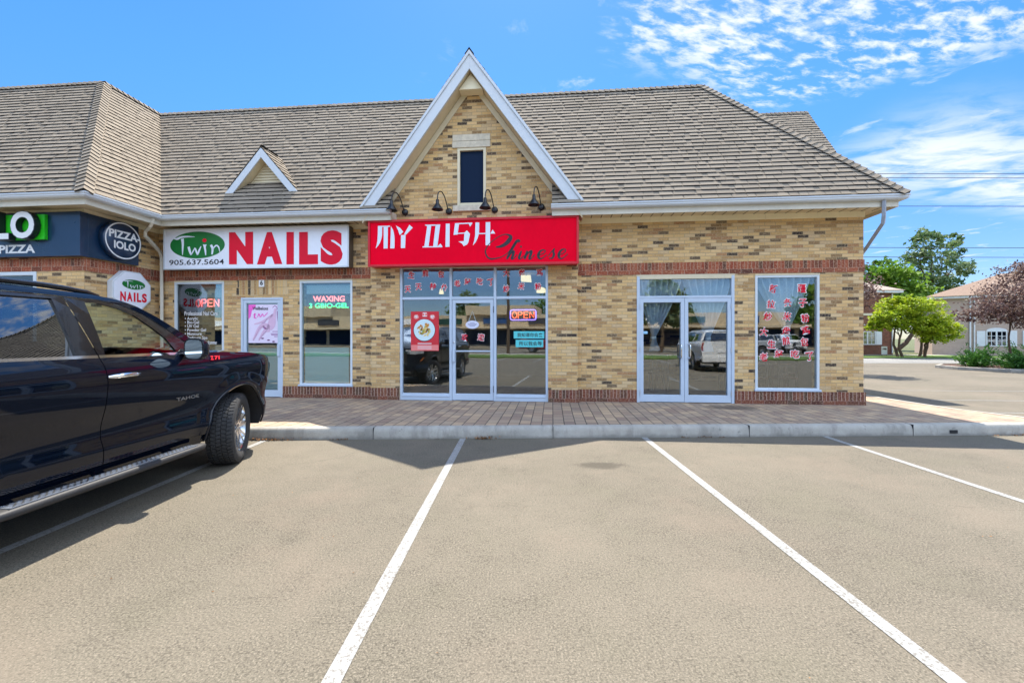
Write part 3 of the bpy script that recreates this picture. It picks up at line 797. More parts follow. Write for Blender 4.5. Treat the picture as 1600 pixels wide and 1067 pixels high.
# decking under the shingles and the flat top
dk = -0.012
mb.face([(XV, -0.6, RZ + dk), (-2.52, -0.6, RZ + dk), (-2.52, 0.06, RZ + dk + 0.66 * PS), (XV - 0.66, 0.06, RZ + dk + 0.66 * PS)], m_shingle)
mb.face([(0.86, -0.6, RZ + dk), (XE, -0.6, RZ + dk), (XE - 0.66, 0.06, RZ + dk + 0.66 * PS), (0.86, 0.06, RZ + dk + 0.66 * PS)], m_shingle)
mb.face([(XV - 0.66, 0.06, RZ + dk + 0.66 * PS), (XE - 0.66, 0.06, RZ + dk + 0.66 * PS), (XE - RUN, -0.6 + RUN, RTOP + dk), (XV - RUN, -0.6 + RUN, RTOP + dk)], m_shingle)
mb.face([(XE, -0.6, RZ + dk), (XE, 12, RZ + dk), (XE - RUN, 12, RTOP + dk), (XE - RUN, -0.6 + RUN, RTOP + dk)], m_shingle)
mb.face([(XV, -2.15, RZ + dk), (XV, -0.6, RZ + dk), (XV - RUN, -0.6 + RUN, RTOP + dk), (XV - RUN, -2.15 + RUN, RTOP + dk)], m_shingle)
mb.face([(-24, -2.15, RZ + dk), (XV, -2.15, RZ + dk), (XV - RUN, -2.15 + RUN, RTOP + dk), (-24, -2.15 + RUN, RTOP + dk)], m_shingle)
mb.face([(-24, 0.6, RTOP), (XV - RUN, 0.6, RTOP), (XV - RUN, 2.15, RTOP), (XE - RUN, 2.15, RTOP), (XE - RUN, 12, RTOP), (-24, 12, RTOP)], m_shingle)
mb.face([(XE, 12, 4.0), (-24, 12, 4.0), (-24, 12, RTOP), (XE - RUN, 12, RTOP), (XE, 12, RZ)], m_brick)
mb.build('roof', bld)

# gable roof over the bay
mb = MB()
gc = 1 / math.hypot(1, SL)
for sgn in (-1, 1):
    xf = GX + sgn * 2.34; zf = GZ + 0.02 - SL * 2.34
    ln = lambda t: 0.55 - 0.6 + (zf + t * gc * SL - RZ) / PS + 0.02
    tm = 2.34 * math.hypot(1, SL)
    if sgn > 0: roof_face(mb, (xf, -0.56, zf), (0, 1, 0), (-1, 0, SL), lambda t: 0.0, ln, tm)
    else: roof_face(mb, (xf, -0.56, zf), (0, -1, 0), (1, 0, SL), lambda t: -ln(t), lambda t: 0.0, tm)
    mb.prism([(GX, -0.555, GZ + 0.012), (xf, -0.555, zf - 0.008), (xf, -0.555, zf - 0.035), (GX, -0.555, GZ - 0.015)], (0, 0.42, 0), m_shingle)
    mb.face([(GX, -0.15, GZ), (xf, -0.15, zf - 0.02), (xf, 0.1, zf - 0.02), (GX, 1.75, GZ)], m_shingle)
hip_caps(mb, (GX, -0.56, GZ + 0.02), (GX, 1.75, GZ + 0.02), (-SL, 0, 1), (SL, 0, 1))
mb.build('gable_roof', bld)

# small louvred dormer on the left slope
DX, DY, DZ, DH = -5.62, -0.19, 4.765, 0.86
DS = (5.765 - DZ) / DH
mb = MB()
for sgn in (-1, 1):
    xf = DX + sgn * (DH + 0.02); zf = 5.765 + 0.02 - DS * (DH + 0.02)
    gcd = 1 / math.hypot(1, DS); ln = lambda t: -0.6 + (zf + t * gcd * DS - RZ) / PS - (DY - 0.02) + 0.02
    tm = (DH + 0.02) * math.hypot(1, DS)
    if sgn > 0: roof_face(mb, (xf, DY - 0.02, zf), (0, 1, 0), (-1, 0, DS), lambda t: 0.0, ln, tm)
    else: roof_face(mb, (xf, DY - 0.02, zf), (0, -1, 0), (1, 0, DS), lambda t: -ln(t), lambda t: 0.0, tm)
    mb.face([(DX, DY, 5.775), (xf, DY, zf - 0.01), (xf, DY + 0.1, zf - 0.01), (DX, 0.56, 5.775)], m_shingle)
dm = mb.build('dormer', bld)
for sgn in (-1, 1):
    mb = MB()
    mb.prism([(DX, DY - 0.015, 5.765), (DX + sgn * DH, DY - 0.015, DZ), (DX + sgn * (DH - 0.19), DY - 0.015, DZ), (DX, DY - 0.015, 5.765 - 0.215)], (0, 0.03, 0), m_gutter)
    mb.prism([(DX, DY + 0.015, 5.56), (DX + sgn * (DH - 0.18), DY + 0.015, DZ + 0.005), (DX + sgn * (DH - 0.18), DY + 0.26, DZ + 0.005), (DX, DY + 0.26, 5.56)], (0, 0, 0.012), m_soffit)
    mb.build('barge_board', dm, bevel=0.003)
mb = MB()
yv = DY + 0.2
mb.face([(DX - 0.66, yv + 0.03, DZ), (DX + 0.66, yv + 0.03, DZ), (DX, yv + 0.03, 5.57)], m_cream)
for k in range(9):
    z = 5.00 + k * 0.062; hw = max(0.02, (5.52 - z) / DS)
    mb.prism([(DX - hw, yv, z), (DX + hw, yv, z), (DX + hw - 0.05, yv + 0.02, z + 0.052), (DX - hw + 0.05, yv + 0.02, z + 0.052)], (0, 0.012, 0), m_cream)
mb.build('vent', dm)

# higher wing at the back
mb = MB()
roof_face(mb, (0, 4.3, 9.58 - 2.7 * PS), (1, 0, 0), (0, 1, PS), lambda t: 1.0, lambda t: 9.97, 2.7 * HYP)
hip_caps(mb, (1.0, 7.0, 9.58), (9.97, 7.0, 9.58), nf, (0, 1, 1), 0.12)
mb.face([(1.0, 4.3, 5.88), (9.97, 4.3, 5.88), (9.97, 7.0, 9.565), (1.0, 7.0, 9.565)], m_shingle)
mb.face([(9.97, 9.7, 5.88), (1.0, 9.7, 5.88), (1.0, 7.0, 9.565), (9.97, 7.0, 9.565)], m_shingle)
mb.build('rear_roof', bld)
mb = MB(); mb.box(1.2, 9.7, 4.65, 9.4, 0.0, 5.95, m_brick)
mb.face([(9.7, 4.65, 5.95), (9.7, 9.4, 5.95), (9.7, 7.0, 9.2)], m_brick); mb.face([(1.2, 9.4, 5.95), (1.2, 4.65, 5.95), (1.2, 7.0, 9.2)], m_brick)
mb.build('rear_wall', bld)

# eaves: fascia, soffit, frieze and gutters
for a, b in ((XV - 0.08, -2.51), (0.86, 7.36)):
    one('fascia', (a, b, -0.50, -0.478, 3.985, 4.19, m_gutter_old), bevel=0.002)
    mb = MB(); mb.box(a, b, -0.478, 0.01, 4.045, 4.06, m_soffit)
    x = a + 0.2
    while x < b - 0.05: mb.box(x, x + 0.012, -0.47, -0.03, 4.041, 4.046, m_dark); x += 0.205
    mb.build('soffit', bld)
one('fascia', (-24, XV - 0.09, -2.05, -2.03, 3.985, 4.19, m_gutter_old)); one('soffit', (-24, XL, -2.03, YW, 4.045, 4.06, m_soffit))
one('fascia', (XV - 0.10, XV - 0.08, -2.05, -0.50, 3.985, 4.19, m_gutter_old)); one('soffit', (XL, XV - 0.10, -2.03, -0.05, 4.044, 4.059, m_soffit))
one('fascia', (XE - 0.10, XE - 0.08, -0.478, 12, 3.985, 4.19, m_gutter_old)); one('soffit', (XR, XE - 0.10, -0.478, 12, 4.046, 4.061, m_soffit))
one('fascia', (0.86, 0.88, -0.478, -0.15, 3.99, 4.19, m_gutter_old)); one('fascia', (-2.53, -2.51, -0.478, -0.15, 3.99, 4.19, m_gutter_old))
one('frieze', (1.41, XR + 0.02, -0.02, 0, 3.935, 4.045, m_frieze), *[(x, x + 0.004, -0.0215, -0.019, 3.936, 4.044, m_soffit) for x in (2.9, 5.2)]); one('frieze', (XR, XR + 0.02, 0.0, 12, 3.935, 4.046, m_cream))
one('frieze', (XL + 0.025, -3.11, -0.02, 0, 3.945, 4.045, m_frieze)); one('frieze', (XL, XL + 0.022, YW, -0.02, 3.945, 4.044, m_frieze)); one('frieze', (-24, XL + 0.022, YW - 0.022, YW, 3.945, 4.045, m_frieze))
GP = [(0, 4.19), (-0.115, 4.195), (-0.118, 4.170), (-0.098, 4.155), (-0.108, 4.135), (-0.085, 4.105), (0, 4.095)]
def gutter_x(x0, x1, y, m=m_gutter, miter0=0, miter1=0):
    mb = MB()
    A = [(x0 + miter0 * -d, y + d, z) for d, z in GP]; B = [(x1 + miter1 * -d, y + d, z) for d, z in GP]
    n = len(GP)
    for i in range(n):
        j = (i + 1) % n; mb.face([A[j], A[i], B[i], B[j]], m)
    mb.face(A, m); mb.face(B[::-1], m)
    mb.build('gutter', bld, recalc=True, bevel=0.003)
def gutter_y(y0, y1, x, m=m_gutter, miter0=0, miter1=0):
    mb = MB()
    A = [(x - d, y0 + miter0 * -d, z) for d, z in GP]; B = [(x - d, y1 + miter1 * -d, z) for d, z in GP]
    n = len(GP)
    for i in range(n):
        j = (i + 1) % n; mb.face([A[i], A[j], B[j], B[i]], m)
    mb.face(A[::-1], m); mb.face(B, m)
    mb.build('gutter', bld, recalc=True, bevel=0.003)
gutter_x(XV - 0.08, -2.49, -0.50, miter0=1); gutter_x(0.84, XE - 0.08, -0.50, miter1=1); gutter_x(-24, XV - 0.08, -2.05, miter1=1)
gutter_y(-2.05, -0.50, XV - 0.08, miter0=-1, miter1=-1); gutter_y(-0.50, 12, XE - 0.08, miter0=-1)

def spout(path, m):
    mb = MB(); mb.tube(path, 0.042, m, 4, smooth=False); return mb.build('downspout', bld, bevel=0.008)
spout([(7.08, -0.535, 4.12), (7.075, -0.535, 3.80), (7.085, -0.50, 3.68), (7.19, 0.12, 3.30), (7.15, 0.20, 3.18), (7.14, 0.22, 0.3)], m_spout)
spout([(-7.72, -0.72, 4.10), (-7.74, -0.72, 4.00), (-7.80, -0.70, 3.93), (-8.02, -0.60, 3.86), (-8.06, -0.57, 3.76), (-8.12, -0.16, 3.50), (-8.14, -0.09, 3.38), (-8.14, -0.075, 0.3)], m_gutter_old)

# ---------------------------------------------------------------- windows and doors
def pane(x0, x1, z0, z1, y, parent, m=m_glass):
    mb = MB(); mb.box(x0, x1, y, y + 0.006, z0, z1, m); return mb.build('pane', parent)
def chars(parent, items, size, y, bold=0.028):
    mb = MB(); rnd = random.Random(3)
    for c, x, z in items:
        r = rnd.uniform(-0.25, 0.22)
        V = glyph(c, 0.014); sc = size
        letter(mb, c, (x, y - 0.0012, z), (1, 0, 0), (0, 0, 1), m_white, h=size * 1.16, w=size * 1.16 * 0.94, bold=0.052, center=True, rot=r)
        letter(mb, c, (x, y - 0.0035, z), (1, 0, 0), (0, 0, 1), m_redv, h=size, w=size * 0.92, bold=0.022, center=True, rot=r)
    return mb.build('lettering', parent)

# restaurant shop front
FW = 0.05
mb = MB(); yf, yb = -0.135, -0.03
x0, x1, _, z1 = SF
mb.box(x0, x0 + FW, yf, yb, Z0, z1, m_alu); mb.box(x1 - FW, x1, yf, yb, Z0, z1, m_alu)
mb.box(x0 + FW, x1 - FW, yf, yb, z1 - 0.075, z1, m_cream)
for a, b in ((-1.345, -1.290), (-0.382, -0.327)): mb.box(a, b, yf, yb, Z0, z1 - 0.075, m_alu)
for a, b in ((x0 + FW, -1.345), (-1.290, -0.382), (-0.327, x1 - FW)): mb.box(a, b, yf + 0.003, yb, 2.345, 2.40, m_alu)
for a, b in ((x0 + FW, -1.345), (-0.327, x1 - FW)): mb.box(a, b, yf + 0.003, yb, Z0, 0.313, m_alu); mb.box(a - 0.0, b, yf - 0.012, yf + 0.003, Z0 + 0.085, Z0 + 0.10, m_alu)
sf = mb.build('shop_window', bld, bevel=0.004)
yp = -0.085
for a, b, c, d in ((x0 + FW, -1.345, 0.313, 2.345), (x0 + FW, -1.345, 2.40, z1 - 0.075), (-1.290, -0.382, 2.40, z1 - 0.075), (-0.327, x1 - FW, 2.40, z1 - 0.075), (-0.327, x1 - FW, 0.313, 2.345)):
    pane(a, b, c, d, yp, sf)
chars(sf, [('生', -2.202, 2.888), ('煎', -1.888, 2.922), ('包', -1.542, 2.899), ('天', -2.284, 2.58), ('天', -2.044, 2.63), ('特', -1.722, 2.633), ('价', -1.473, 2.608),
           ('老', -1.186, 2.694), ('好', -0.958, 2.73), ('吃', -0.69, 2.733), ('了', -0.449, 2.712), ('大', -0.116, 2.902), ('盘', 0.223, 2.908), ('鸡', 0.599, 2.909),
           ('炒', -0.116, 2.568), ('米', 0.207, 2.62), ('粉', 0.566, 2.607)], 0.145, yp)
mb = MB(); mb.frame(-1.284, -0.388, Z0 + 0.008, 2.338, 0.068, yf + 0.015, yb, m_alu, wb=0.14, wt=0.075)
mb.box(-1.216, -0.456, yp - 0.02, yp + 0.03, 1.215, 1.245, m_alu)
dr = mb.build('entrance_door', bld, bevel=0.004)
pane(-1.216, -0.456, 0.31, 1.21, yp, dr); pane(-1.216, -0.456, 1.25, 2.262, yp, dr)
chars(dr, [('欢', -1.022, 1.53)], 0.15, yp); chars(dr, [('迎', -0.663, 1.53)], 0.15, yp)
mb = MB(); mb.box(-1.275, -1.225, yf - 0.03, yf + 0.015, 1.00, 1.27, m_alu); mb.build('handle', dr, bevel=0.006)
mb = MB(); mb.lathe([(0.001, yf + 0.009), (0.022, yf + 0.009), (0.022, yf + 0.015)], m_steel, 16, 'y', (-1.25, 0, 1.42)); mb.build('lock', dr)
for z in (0.35, 2.05): mb = MB(); mb.box(-0.388, -0.376, yf - 0.008, yf + 0.02, z, z + 0.14, m_black); mb.build('hinge', dr)

# double doors with transom
yf, yb, yp = -0.012, 0.085, 0.035
mb = MB(); x0, x1, z0, z1 = DD
mb.box(x0, x0 + 0.06, yf, yb, z0, z1, m_alu); mb.box(x1 - 0.06, x1, yf, yb, z0, z1, m_alu)
mb.box(x0 + 0.06, x1 - 0.06, yf, yb, z1 - 0.062, z1, m_cream); mb.box(x0 + 0.06, x1 - 0.06, yf + 0.003, yb, 2.345, 2.392, m_alu)
mb.box(x0 - 0.012, x1 + 0.012, yf - 0.004, yf + 0.02, z1, z1 + 0.028, m_cream)
tw = mb.build('transom_window', bld, bevel=0.004); pane(x0 + 0.06, x1 - 0.06, 2.392, z1 - 0.062, yp, tw)
for a, b, hx in ((x0 + 0.063, 3.602, 3.545), (3.608, x1 - 0.063, 3.665)):
    mb = MB(); mb.frame(a, b, z0 + 0.012, 2.340, 0.072, yf + 0.008, yb - 0.01, m_alu, wb=0.15, wt=0.085)
    d = mb.build('glass_door', bld, bevel=0.004); pane(a + 0.072, b - 0.072, z0 + 0.162, 2.255, yp, d)
    s_ = -1 if hx < 3.6 else 1
    mb = MB(); pth = [(hx, yf + 0.01, 1.10), (hx + s_ * 0.02, yf - 0.05, 1.10), (hx + s_ * 0.03, yf - 0.085, 1.115), (hx + s_ * 0.03, yf - 0.09, 1.15), (hx + s_ * 0.03, yf - 0.09, 1.33), (hx + s_ * 0.03, yf - 0.085, 1.365), (hx + s_ * 0.02, yf - 0.05, 1.38), (hx, yf + 0.01, 1.38)]
    mb.tube(pth, 0.0125, m_chrome, 10); mb.build('handle', d)
    ex = a if s_ < 0 else b
    for z in (0.32, 1.22, 2.12): mb = MB(); mb.box(ex - 0.006, ex + 0.006, yf - 0.012, yf + 0.012, z, z + 0.10, m_steel); mb.build('hinge', d)
    if s_ < 0:
        mb = MB(); mb.box(a + 0.075, a + 0.165, yp - 0.004, yp - 0.001, 1.60, 1.655, mat('pale_blue_sticker', lin(150, 200, 230), 0.5)); mb.build('sticker', d)

def fixed_window(h, m=m_glass, fw=0.045, sill=True):
    mb = MB(); x0, x1, z0, z1 = h
    mb.frame(x0, x1, z0, z1, fw, -0.012, 0.08, m_wframe)
    if sill: mb.box(x0 - 0.02, x1 + 0.02, -0.05, 0.0, z0 - 0.02, z0 + 0.02, m_alu)
    mb.box(x0 - 0.004, x1 + 0.004, -0.022, 0.0, z1 - 0.002, z1 + 0.028, m_cream)
    o = mb.build('window', bld, bevel=0.004)
    pane(x0 + fw, x1 - fw, z0 + fw, z1 - fw, 0.03, o, m); return o
rw = fixed_window(RW)
chars(rw, [('新', 5.379, 2.519), ('疆', 5.928, 2.518), ('拉', 5.332, 2.205), ('条', 5.655, 2.235), ('子', 5.948, 2.228), ('炒', 5.268, 1.951), ('米', 5.643, 1.955), ('粉', 5.996, 1.916),
           ('大', 5.191, 1.64), ('盘', 5.627, 1.658), ('鸡', 5.996, 1.671), ('生', 5.34, 1.388), ('煎', 5.622, 1.456), ('包', 5.974, 1.437), ('老', 5.185, 1.122), ('好', 5.479, 1.186), ('吃', 5.793, 1.187), ('了', 6.08, 1.142)], 0.168, 0.03)
nw = fixed_window(NW, m_glass2)
m_film = mat('frosted_film', lin(176, 208, 214), 0.35)
mb = MB(); mb.box(-4.74, -3.70, 0.06, 0.064, 0.50, 1.30, m_film); mb.build('privacy_film', nw)
mb = MB(); mb.box(-4.74, -3.66, 0.12, 0.14, 2.52, 2.72, m_wframe); mb.build('blind', nw)
nl = fixed_window(NL, m_glass2)
mb = MB()
txt = lambda b_, x, z, h, w_=None, sh=0.0: letter(mb, b_, (x, 0.026, z), (1, 0, 0), (0, 0, 1), m_white, w=w_, h=h, bold=0.008, shear=sh)
txt('Professional Nail Care', -7.677, 2.035, 0.10, 0.83)
for k, s_ in enumerate(('• Acrylic', '• Bio-Gel', '• UV Gel', '• Powder Gel', '• Manicure', '• Pedicure Spa', '• Waxing')):
    V, F, a0, a1, b0, b1 = glyph(s_, 0.008); letter(mb, s_, (-7.669, 0.026, 1.935 - k * 0.089 + b0 * 0.10), (1, 0, 0), (0, 0, 1), m_white, w=(a1 - a0) * 0.098, h=(b1 - b0) * 0.10, bold=0.008)
txt('Walk-in Welcome', -7.56, 1.37, 0.085, 0.69, 0.25)
mb.build('lettering', nl)
mb = MB(); mb.box(-7.85, -6.72, 0.30, 0.33, 2.42, 2.75, m_wframe); mb.build('blind', nl)

mb = MB(); x0, x1, z0, z1 = ND
mb.frame(x0, x1, z0 - 0.05, z1, 0.05, -0.012, 0.09, m_alu)
mb.frame(x0 + 0.055, x1 - 0.055, z0 + 0.012, z1 - 0.055, 0.07, -0.004, 0.07, m_alu, wb=0.15)
nd = mb.build('salon_door', bld, bevel=0.004)
pane(x0 + 0.125, x1 - 0.125, z0 + 0.162, z1 - 0.125, 0.03, nd, m_glass2)
mb = MB(); mb.box(x1 - 0.125, x1 - 0.06, -0.035, 0.0, 1.10, 1.38, m_alu); mb.build('handle', nd, bevel=0.008)
mb = MB(); mb.box(-6.10, -5.36, 0.07, 0.075, 0.34, 1.28, mat('frosted_blue_film', lin(120, 166, 176), 0.4)); mb.build('privacy_film', nd)
mb = MB(); mb.box(-5.806, -5.676, -0.012, 0.0, 2.68, 2.86, m_white)
letter(mb, '6', (-5.74, -0.0145, 2.77), (1, 0, 0), (0, 0, 1), m_ink, h=0.11, bold=0.03, center=True); mb.build('number_plate', bld)
mb = MB(); mb.frame(LW[0], LW[1], LW[2], LW[3], 0.07, YW - 0.012, YW + 0.08, m_wframe)
o = mb.build('window', bld, bevel=0.004); pane(LW[0] + 0.07, LW[1] - 0.07, LW[2] + 0.07, LW[3] - 0.07, YW + 0.03, o)

# rooms behind the glass
m_floor_in = worn('room_floor', lin(120, 104, 88), 0.35, 0.3, 3.0); m_wall_in = worn('room_wall', lin(150, 144, 132), 0.8, 0.15, 1.0)
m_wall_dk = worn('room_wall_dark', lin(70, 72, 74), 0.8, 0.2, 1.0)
def room(x0, x1, y0, y1, mw, mf):
    mb = MB(); z0, z1 = 0.17, 3.14
    mb.face([(x0, y0, z0), (x1, y0, z0), (x1, y1, z0), (x0, y1, z0)], mf); mb.face([(x0, y0, z1), (x0, y1, z1), (x1, y1, z1), (x1, y0, z1)], mw)
    mb.face([(x0, y1, z0), (x1, y1, z0), (x1, y1, z1), (x0, y1, z1)], mw)
    mb.face([(x0, y0, z0), (x0, y1, z0), (x0, y1, z1), (x0, y0, z1)], mw); mb.face([(x1, y1, z0), (x1, y0, z0), (x1, y0, z1), (x1, y1, z1)], mw)
    mb.build('room', bld)
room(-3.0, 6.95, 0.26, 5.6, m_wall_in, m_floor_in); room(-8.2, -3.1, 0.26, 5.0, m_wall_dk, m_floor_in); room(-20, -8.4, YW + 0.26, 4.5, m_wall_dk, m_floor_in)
# ---------------------------------------------------------------- the parked black SUV (front axle at y = 0, x to its right, y forward)
def paint_mat(name, c, flake):
    m, t, b = nmat(name)
    p = t.obj(); n = t.noise(p, 700, 2, 0.6)
    t.put(b.inputs['Base Color'], t.mix(t.m('MULTIPLY', t.sstep(n, 0.55, 0.75), 0.5), c, flake))
    dust = t.noise(p, 3.0, 5, 0.65)
    t.put(b.inputs['Roughness'], t.m('ADD', 0.16, t.m('MULTIPLY', dust, 0.10)))
    b.inputs['Metallic'].default_value = 0.0; b.inputs['Specular IOR Level'].default_value = 0.0; b.inputs['Coat Weight'].default_value = 1.0; b.inputs['Coat Roughness'].default_value = 0.025
    b.inputs['Coat IOR'].default_value = 1.45
    wob = t.noise(p, 1.7, 2, 0.5); t.put(b.inputs['Coat Normal'], t.bump(wob, 0.05, 0.05))
    return m
m_paint = paint_mat('black_car_paint', (0.002, 0.004, 0.010), (0.008, 0.012, 0.024))
m_trim = mat('gloss_black_trim', (0.008, 0.008, 0.010), 0.12, 0.0, **{'Coat Weight': 0.6})
m_plastic = worn('black_plastic', (0.022, 0.022, 0.024), 0.6, 0.2, 30.0, bump=0.1)
m_carglass = glass('car_glass', (0.86, 0.96, 0.91), 0.02, 1.0, 0.004)
m_priv = glass('privacy_glass', (0.055, 0.065, 0.075), 0.16, 1.3, 0.006)
m_seat = mat('dark_leather', (0.02, 0.02, 0.022), 0.5)
m_alloy = mat('alloy_wheel', (0.66, 0.67, 0.69), 0.22, 1.0)
m_tyre = worn('tyre_rubber', (0.030, 0.030, 0.031), 0.82, 0.35, 25.0, bump=0.15)
m_amber = mat('amber_reflector', (0.85, 0.22, 0.02), 0.25, 0.0, **{'Coat Weight': 1.0})
m_lens = mat('clear_lens', (0.55, 0.58, 0.62), 0.08, 0.3, **{'Coat Weight': 1.0})
m_redlens = mat('red_lens', (0.35, 0.01, 0.012), 0.15, 0.0, **{'Coat Weight': 1.0})
m_tread = worn('tread_aluminium', lin(110, 116, 126), 0.45, 0.25, 30.0, metal=0.6)
m_badge = mat('badge_metal', (0.60, 0.61, 0.63), 0.25, 1.0)
m_badger = mat('badge_red', (0.70, 0.02, 0.03), 0.35)

WZ = [(0.30, .90), (0.42, .945), (0.50, .970), (0.60, .984), (0.70, .966), (0.80, .974), (0.95, 1.012), (1.08, 1.028), (1.16, 1.030), (1.24, 1.015), (1.30, .988), (1.345, .958),
      (1.40, .938), (1.50, .902), (1.65, .842), (1.80, .778), (1.845, .752), (1.875, .725), (1.90, .69)]
def interp(tb, x):
    if x <= tb[0][0]: return tb[0][1]
    if x >= tb[-1][0]: return tb[-1][1]
    for i in range(len(tb) - 1):
        if tb[i][0] <= x <= tb[i + 1][0]:
            x0, y0 = tb[i]; x1, y1 = tb[i + 1]
            m0 = (tb[i + 1][1] - tb[i - 1][1]) / (tb[i + 1][0] - tb[i - 1][0]) if i > 0 else (y1 - y0) / (x1 - x0)
            m1 = (tb[i + 2][1] - tb[i][1]) / (tb[i + 2][0] - tb[i][0]) if i + 2 < len(tb) else (y1 - y0) / (x1 - x0)
            h = x1 - x0; t = (x - x0) / h
            return (2 * t ** 3 - 3 * t * t + 1) * y0 + (t ** 3 - 2 * t * t + t) * h * m0 + (-2 * t ** 3 + 3 * t * t) * y1 + (t ** 3 - t * t) * h * m1
YF, YR = 0.93, -4.36
def W(y, z):
    w_ = interp(WZ, z)
    if y > 0.22: w_ -= 0.235 * (max(0.0, y - 0.38) / 0.55) ** 2.3 * (1.0 if z < 1.15 else 1.0 + (z - 1.15) * 0.6)
    if y < -3.6: w_ -= 0.10 * ((-3.6 - y) / 0.76) ** 2
    for yc in (0.0, -3.07):
        r = math.hypot(y - yc, z - 0.43)
        if z < 1.12: w_ += 0.022 * max(0.0, min(1.0, (0.68 - r) / 0.10))
    return w_
def resample(pts, n):
    d = [0]
    for a, b in zip(pts[:-1], pts[1:]): d.append(d[-1] + math.hypot(b[0] - a[0], b[1] - a[1]))
    out = []
    for k in range(n):
        t = d[-1] * k / (n - 1); i = 0
        while i < len(d) - 2 and d[i + 1] < t: i += 1
        f = (t - d[i]) / max(d[i + 1] - d[i], 1e-9)
        out.append((pts[i][0] + (pts[i + 1][0] - pts[i][0]) * f, pts[i][1] + (pts[i + 1][1] - pts[i][1]) * f))
    return out
def patch(mb, bot, top, side, m, nc=40, nr=26, off=0.0, lip=0.02):
    """body panel between two curves in side view (y forward, z up), with turned-in edges"""
    B, T = resample(bot, nc), resample(top, nc); rows = []
    for r in range(nr + 1):
        f = r / nr; row = []
        for (y0, z0), (y1, z1) in zip(B, T):
            y, z = y0 + (y1 - y0) * f, z0 + (z1 - z0) * f
            row.append((side * (W(y, z) + off), y, z))
        rows.append(row)
    mb.grid(rows, m, True, flip=(side > 0) == (B[-1][0] < B[0][0]) if False else (side < 0) != (B[-1][0] < B[0][0]))
    # turned-in edges
    for edge in (rows[0], rows[-1], [r_[0] for r_ in rows], [r_[-1] for r_ in rows]):
        mb.grid([edge, [(x - side * lip, y, z) for x, y, z in edge]], m, False)
def strip(mb, pts, side, h, t_, m, off=0.0):
    """thin raised trim following the body side"""
    P_ = resample(pts, 40)
    mb.grid([[(side * (W(y, z) + off - 0.01), y, z - h / 2) for y, z in P_], [(side * (W(y, z) + off + t_), y, z - h / 2) for y, z in P_],
             [(side * (W(y, z + h / 2) + off + t_ * 0.3), y, z + h / 2) for y, z in P_], [(side * (W(y, z) + off - 0.01), y, z + h / 2) for y, z in P_]], m, False)

ARC = lambda yc, a0, a1, n=24, r=0.515: [(yc + r * math.cos(R(a0 + (a1 - a0) * k / (n - 1))), 0.43 + r * math.sin(R(a0 + (a1 - a0) * k / (n - 1)))) for k in range(n)]
BELT = 1.345
SIL = [(-0.40, 1.372), (-0.56, 1.45), (-0.71, 1.535), (-0.83, 1.615), (-1.00, 1.72), (-1.17, 1.802), (-1.32, 1.848), (-1.55, 1.874), (-2.4, 1.892), (-3.3, 1.872), (-3.95, 1.835), (-4.22, 1.79)]
HOODE = [(-0.53, 1.350), (-0.2, 1.348), (0.25, 1.325), (0.55, 1.285), (0.78, 1.225), (0.90, 1.165)]
FWIN = [(-0.90, 1.362), (-0.98, 1.50), (-1.09, 1.60), (-1.24, 1.715), (-1.36, 1.765), (-1.54, 1.797), (-1.655, 1.803)]      # sloping front and top edge
FWB = [(-0.90, 1.362), (-1.655, 1.366)]
RWIN_T = [(-1.905, 1.807), (-2.55, 1.800), (-2.78, 1.795)]; RWIN_B = [(-1.885, 1.366), (-2.78, 1.37)]
QWIN_T = [(-2.90, 1.792), (-3.7, 1.765), (-4.0, 1.74)]; QWIN_B = [(-2.90, 1.372), (-3.7, 1.38), (-4.12, 1.40)]

def quad_ring(mb, outer, inner, side, m, n=60, off=0.0):
    O, I = resample(outer + outer[:1], n), resample(inner + inner[:1], n)
    mb.grid([[(side * (W(y, z) + off), y, z) for y, z in O], [(side * (W(y, z) + off), y, z) for y, z in I], [(side * (W(y, z) + off - 0.02), y, z) for y, z in I]], m, False)
def sheet(mb, bot, top, side, m, off, n=16, nr=8):
    B, T = resample(bot, n), resample(top, n)
    rows = [[(side * (W(a[0] + (b[0] - a[0]) * f / nr, a[1] + (b[1] - a[1]) * f / nr) + off), a[0] + (b[0] - a[0]) * f / nr, a[1] + (b[1] - a[1]) * f / nr) for a, b in zip(B, T)] for f in range(nr + 1)]
    mb.grid(rows, m, True, flip=(side < 0) != (B[-1][0] < B[0][0]))

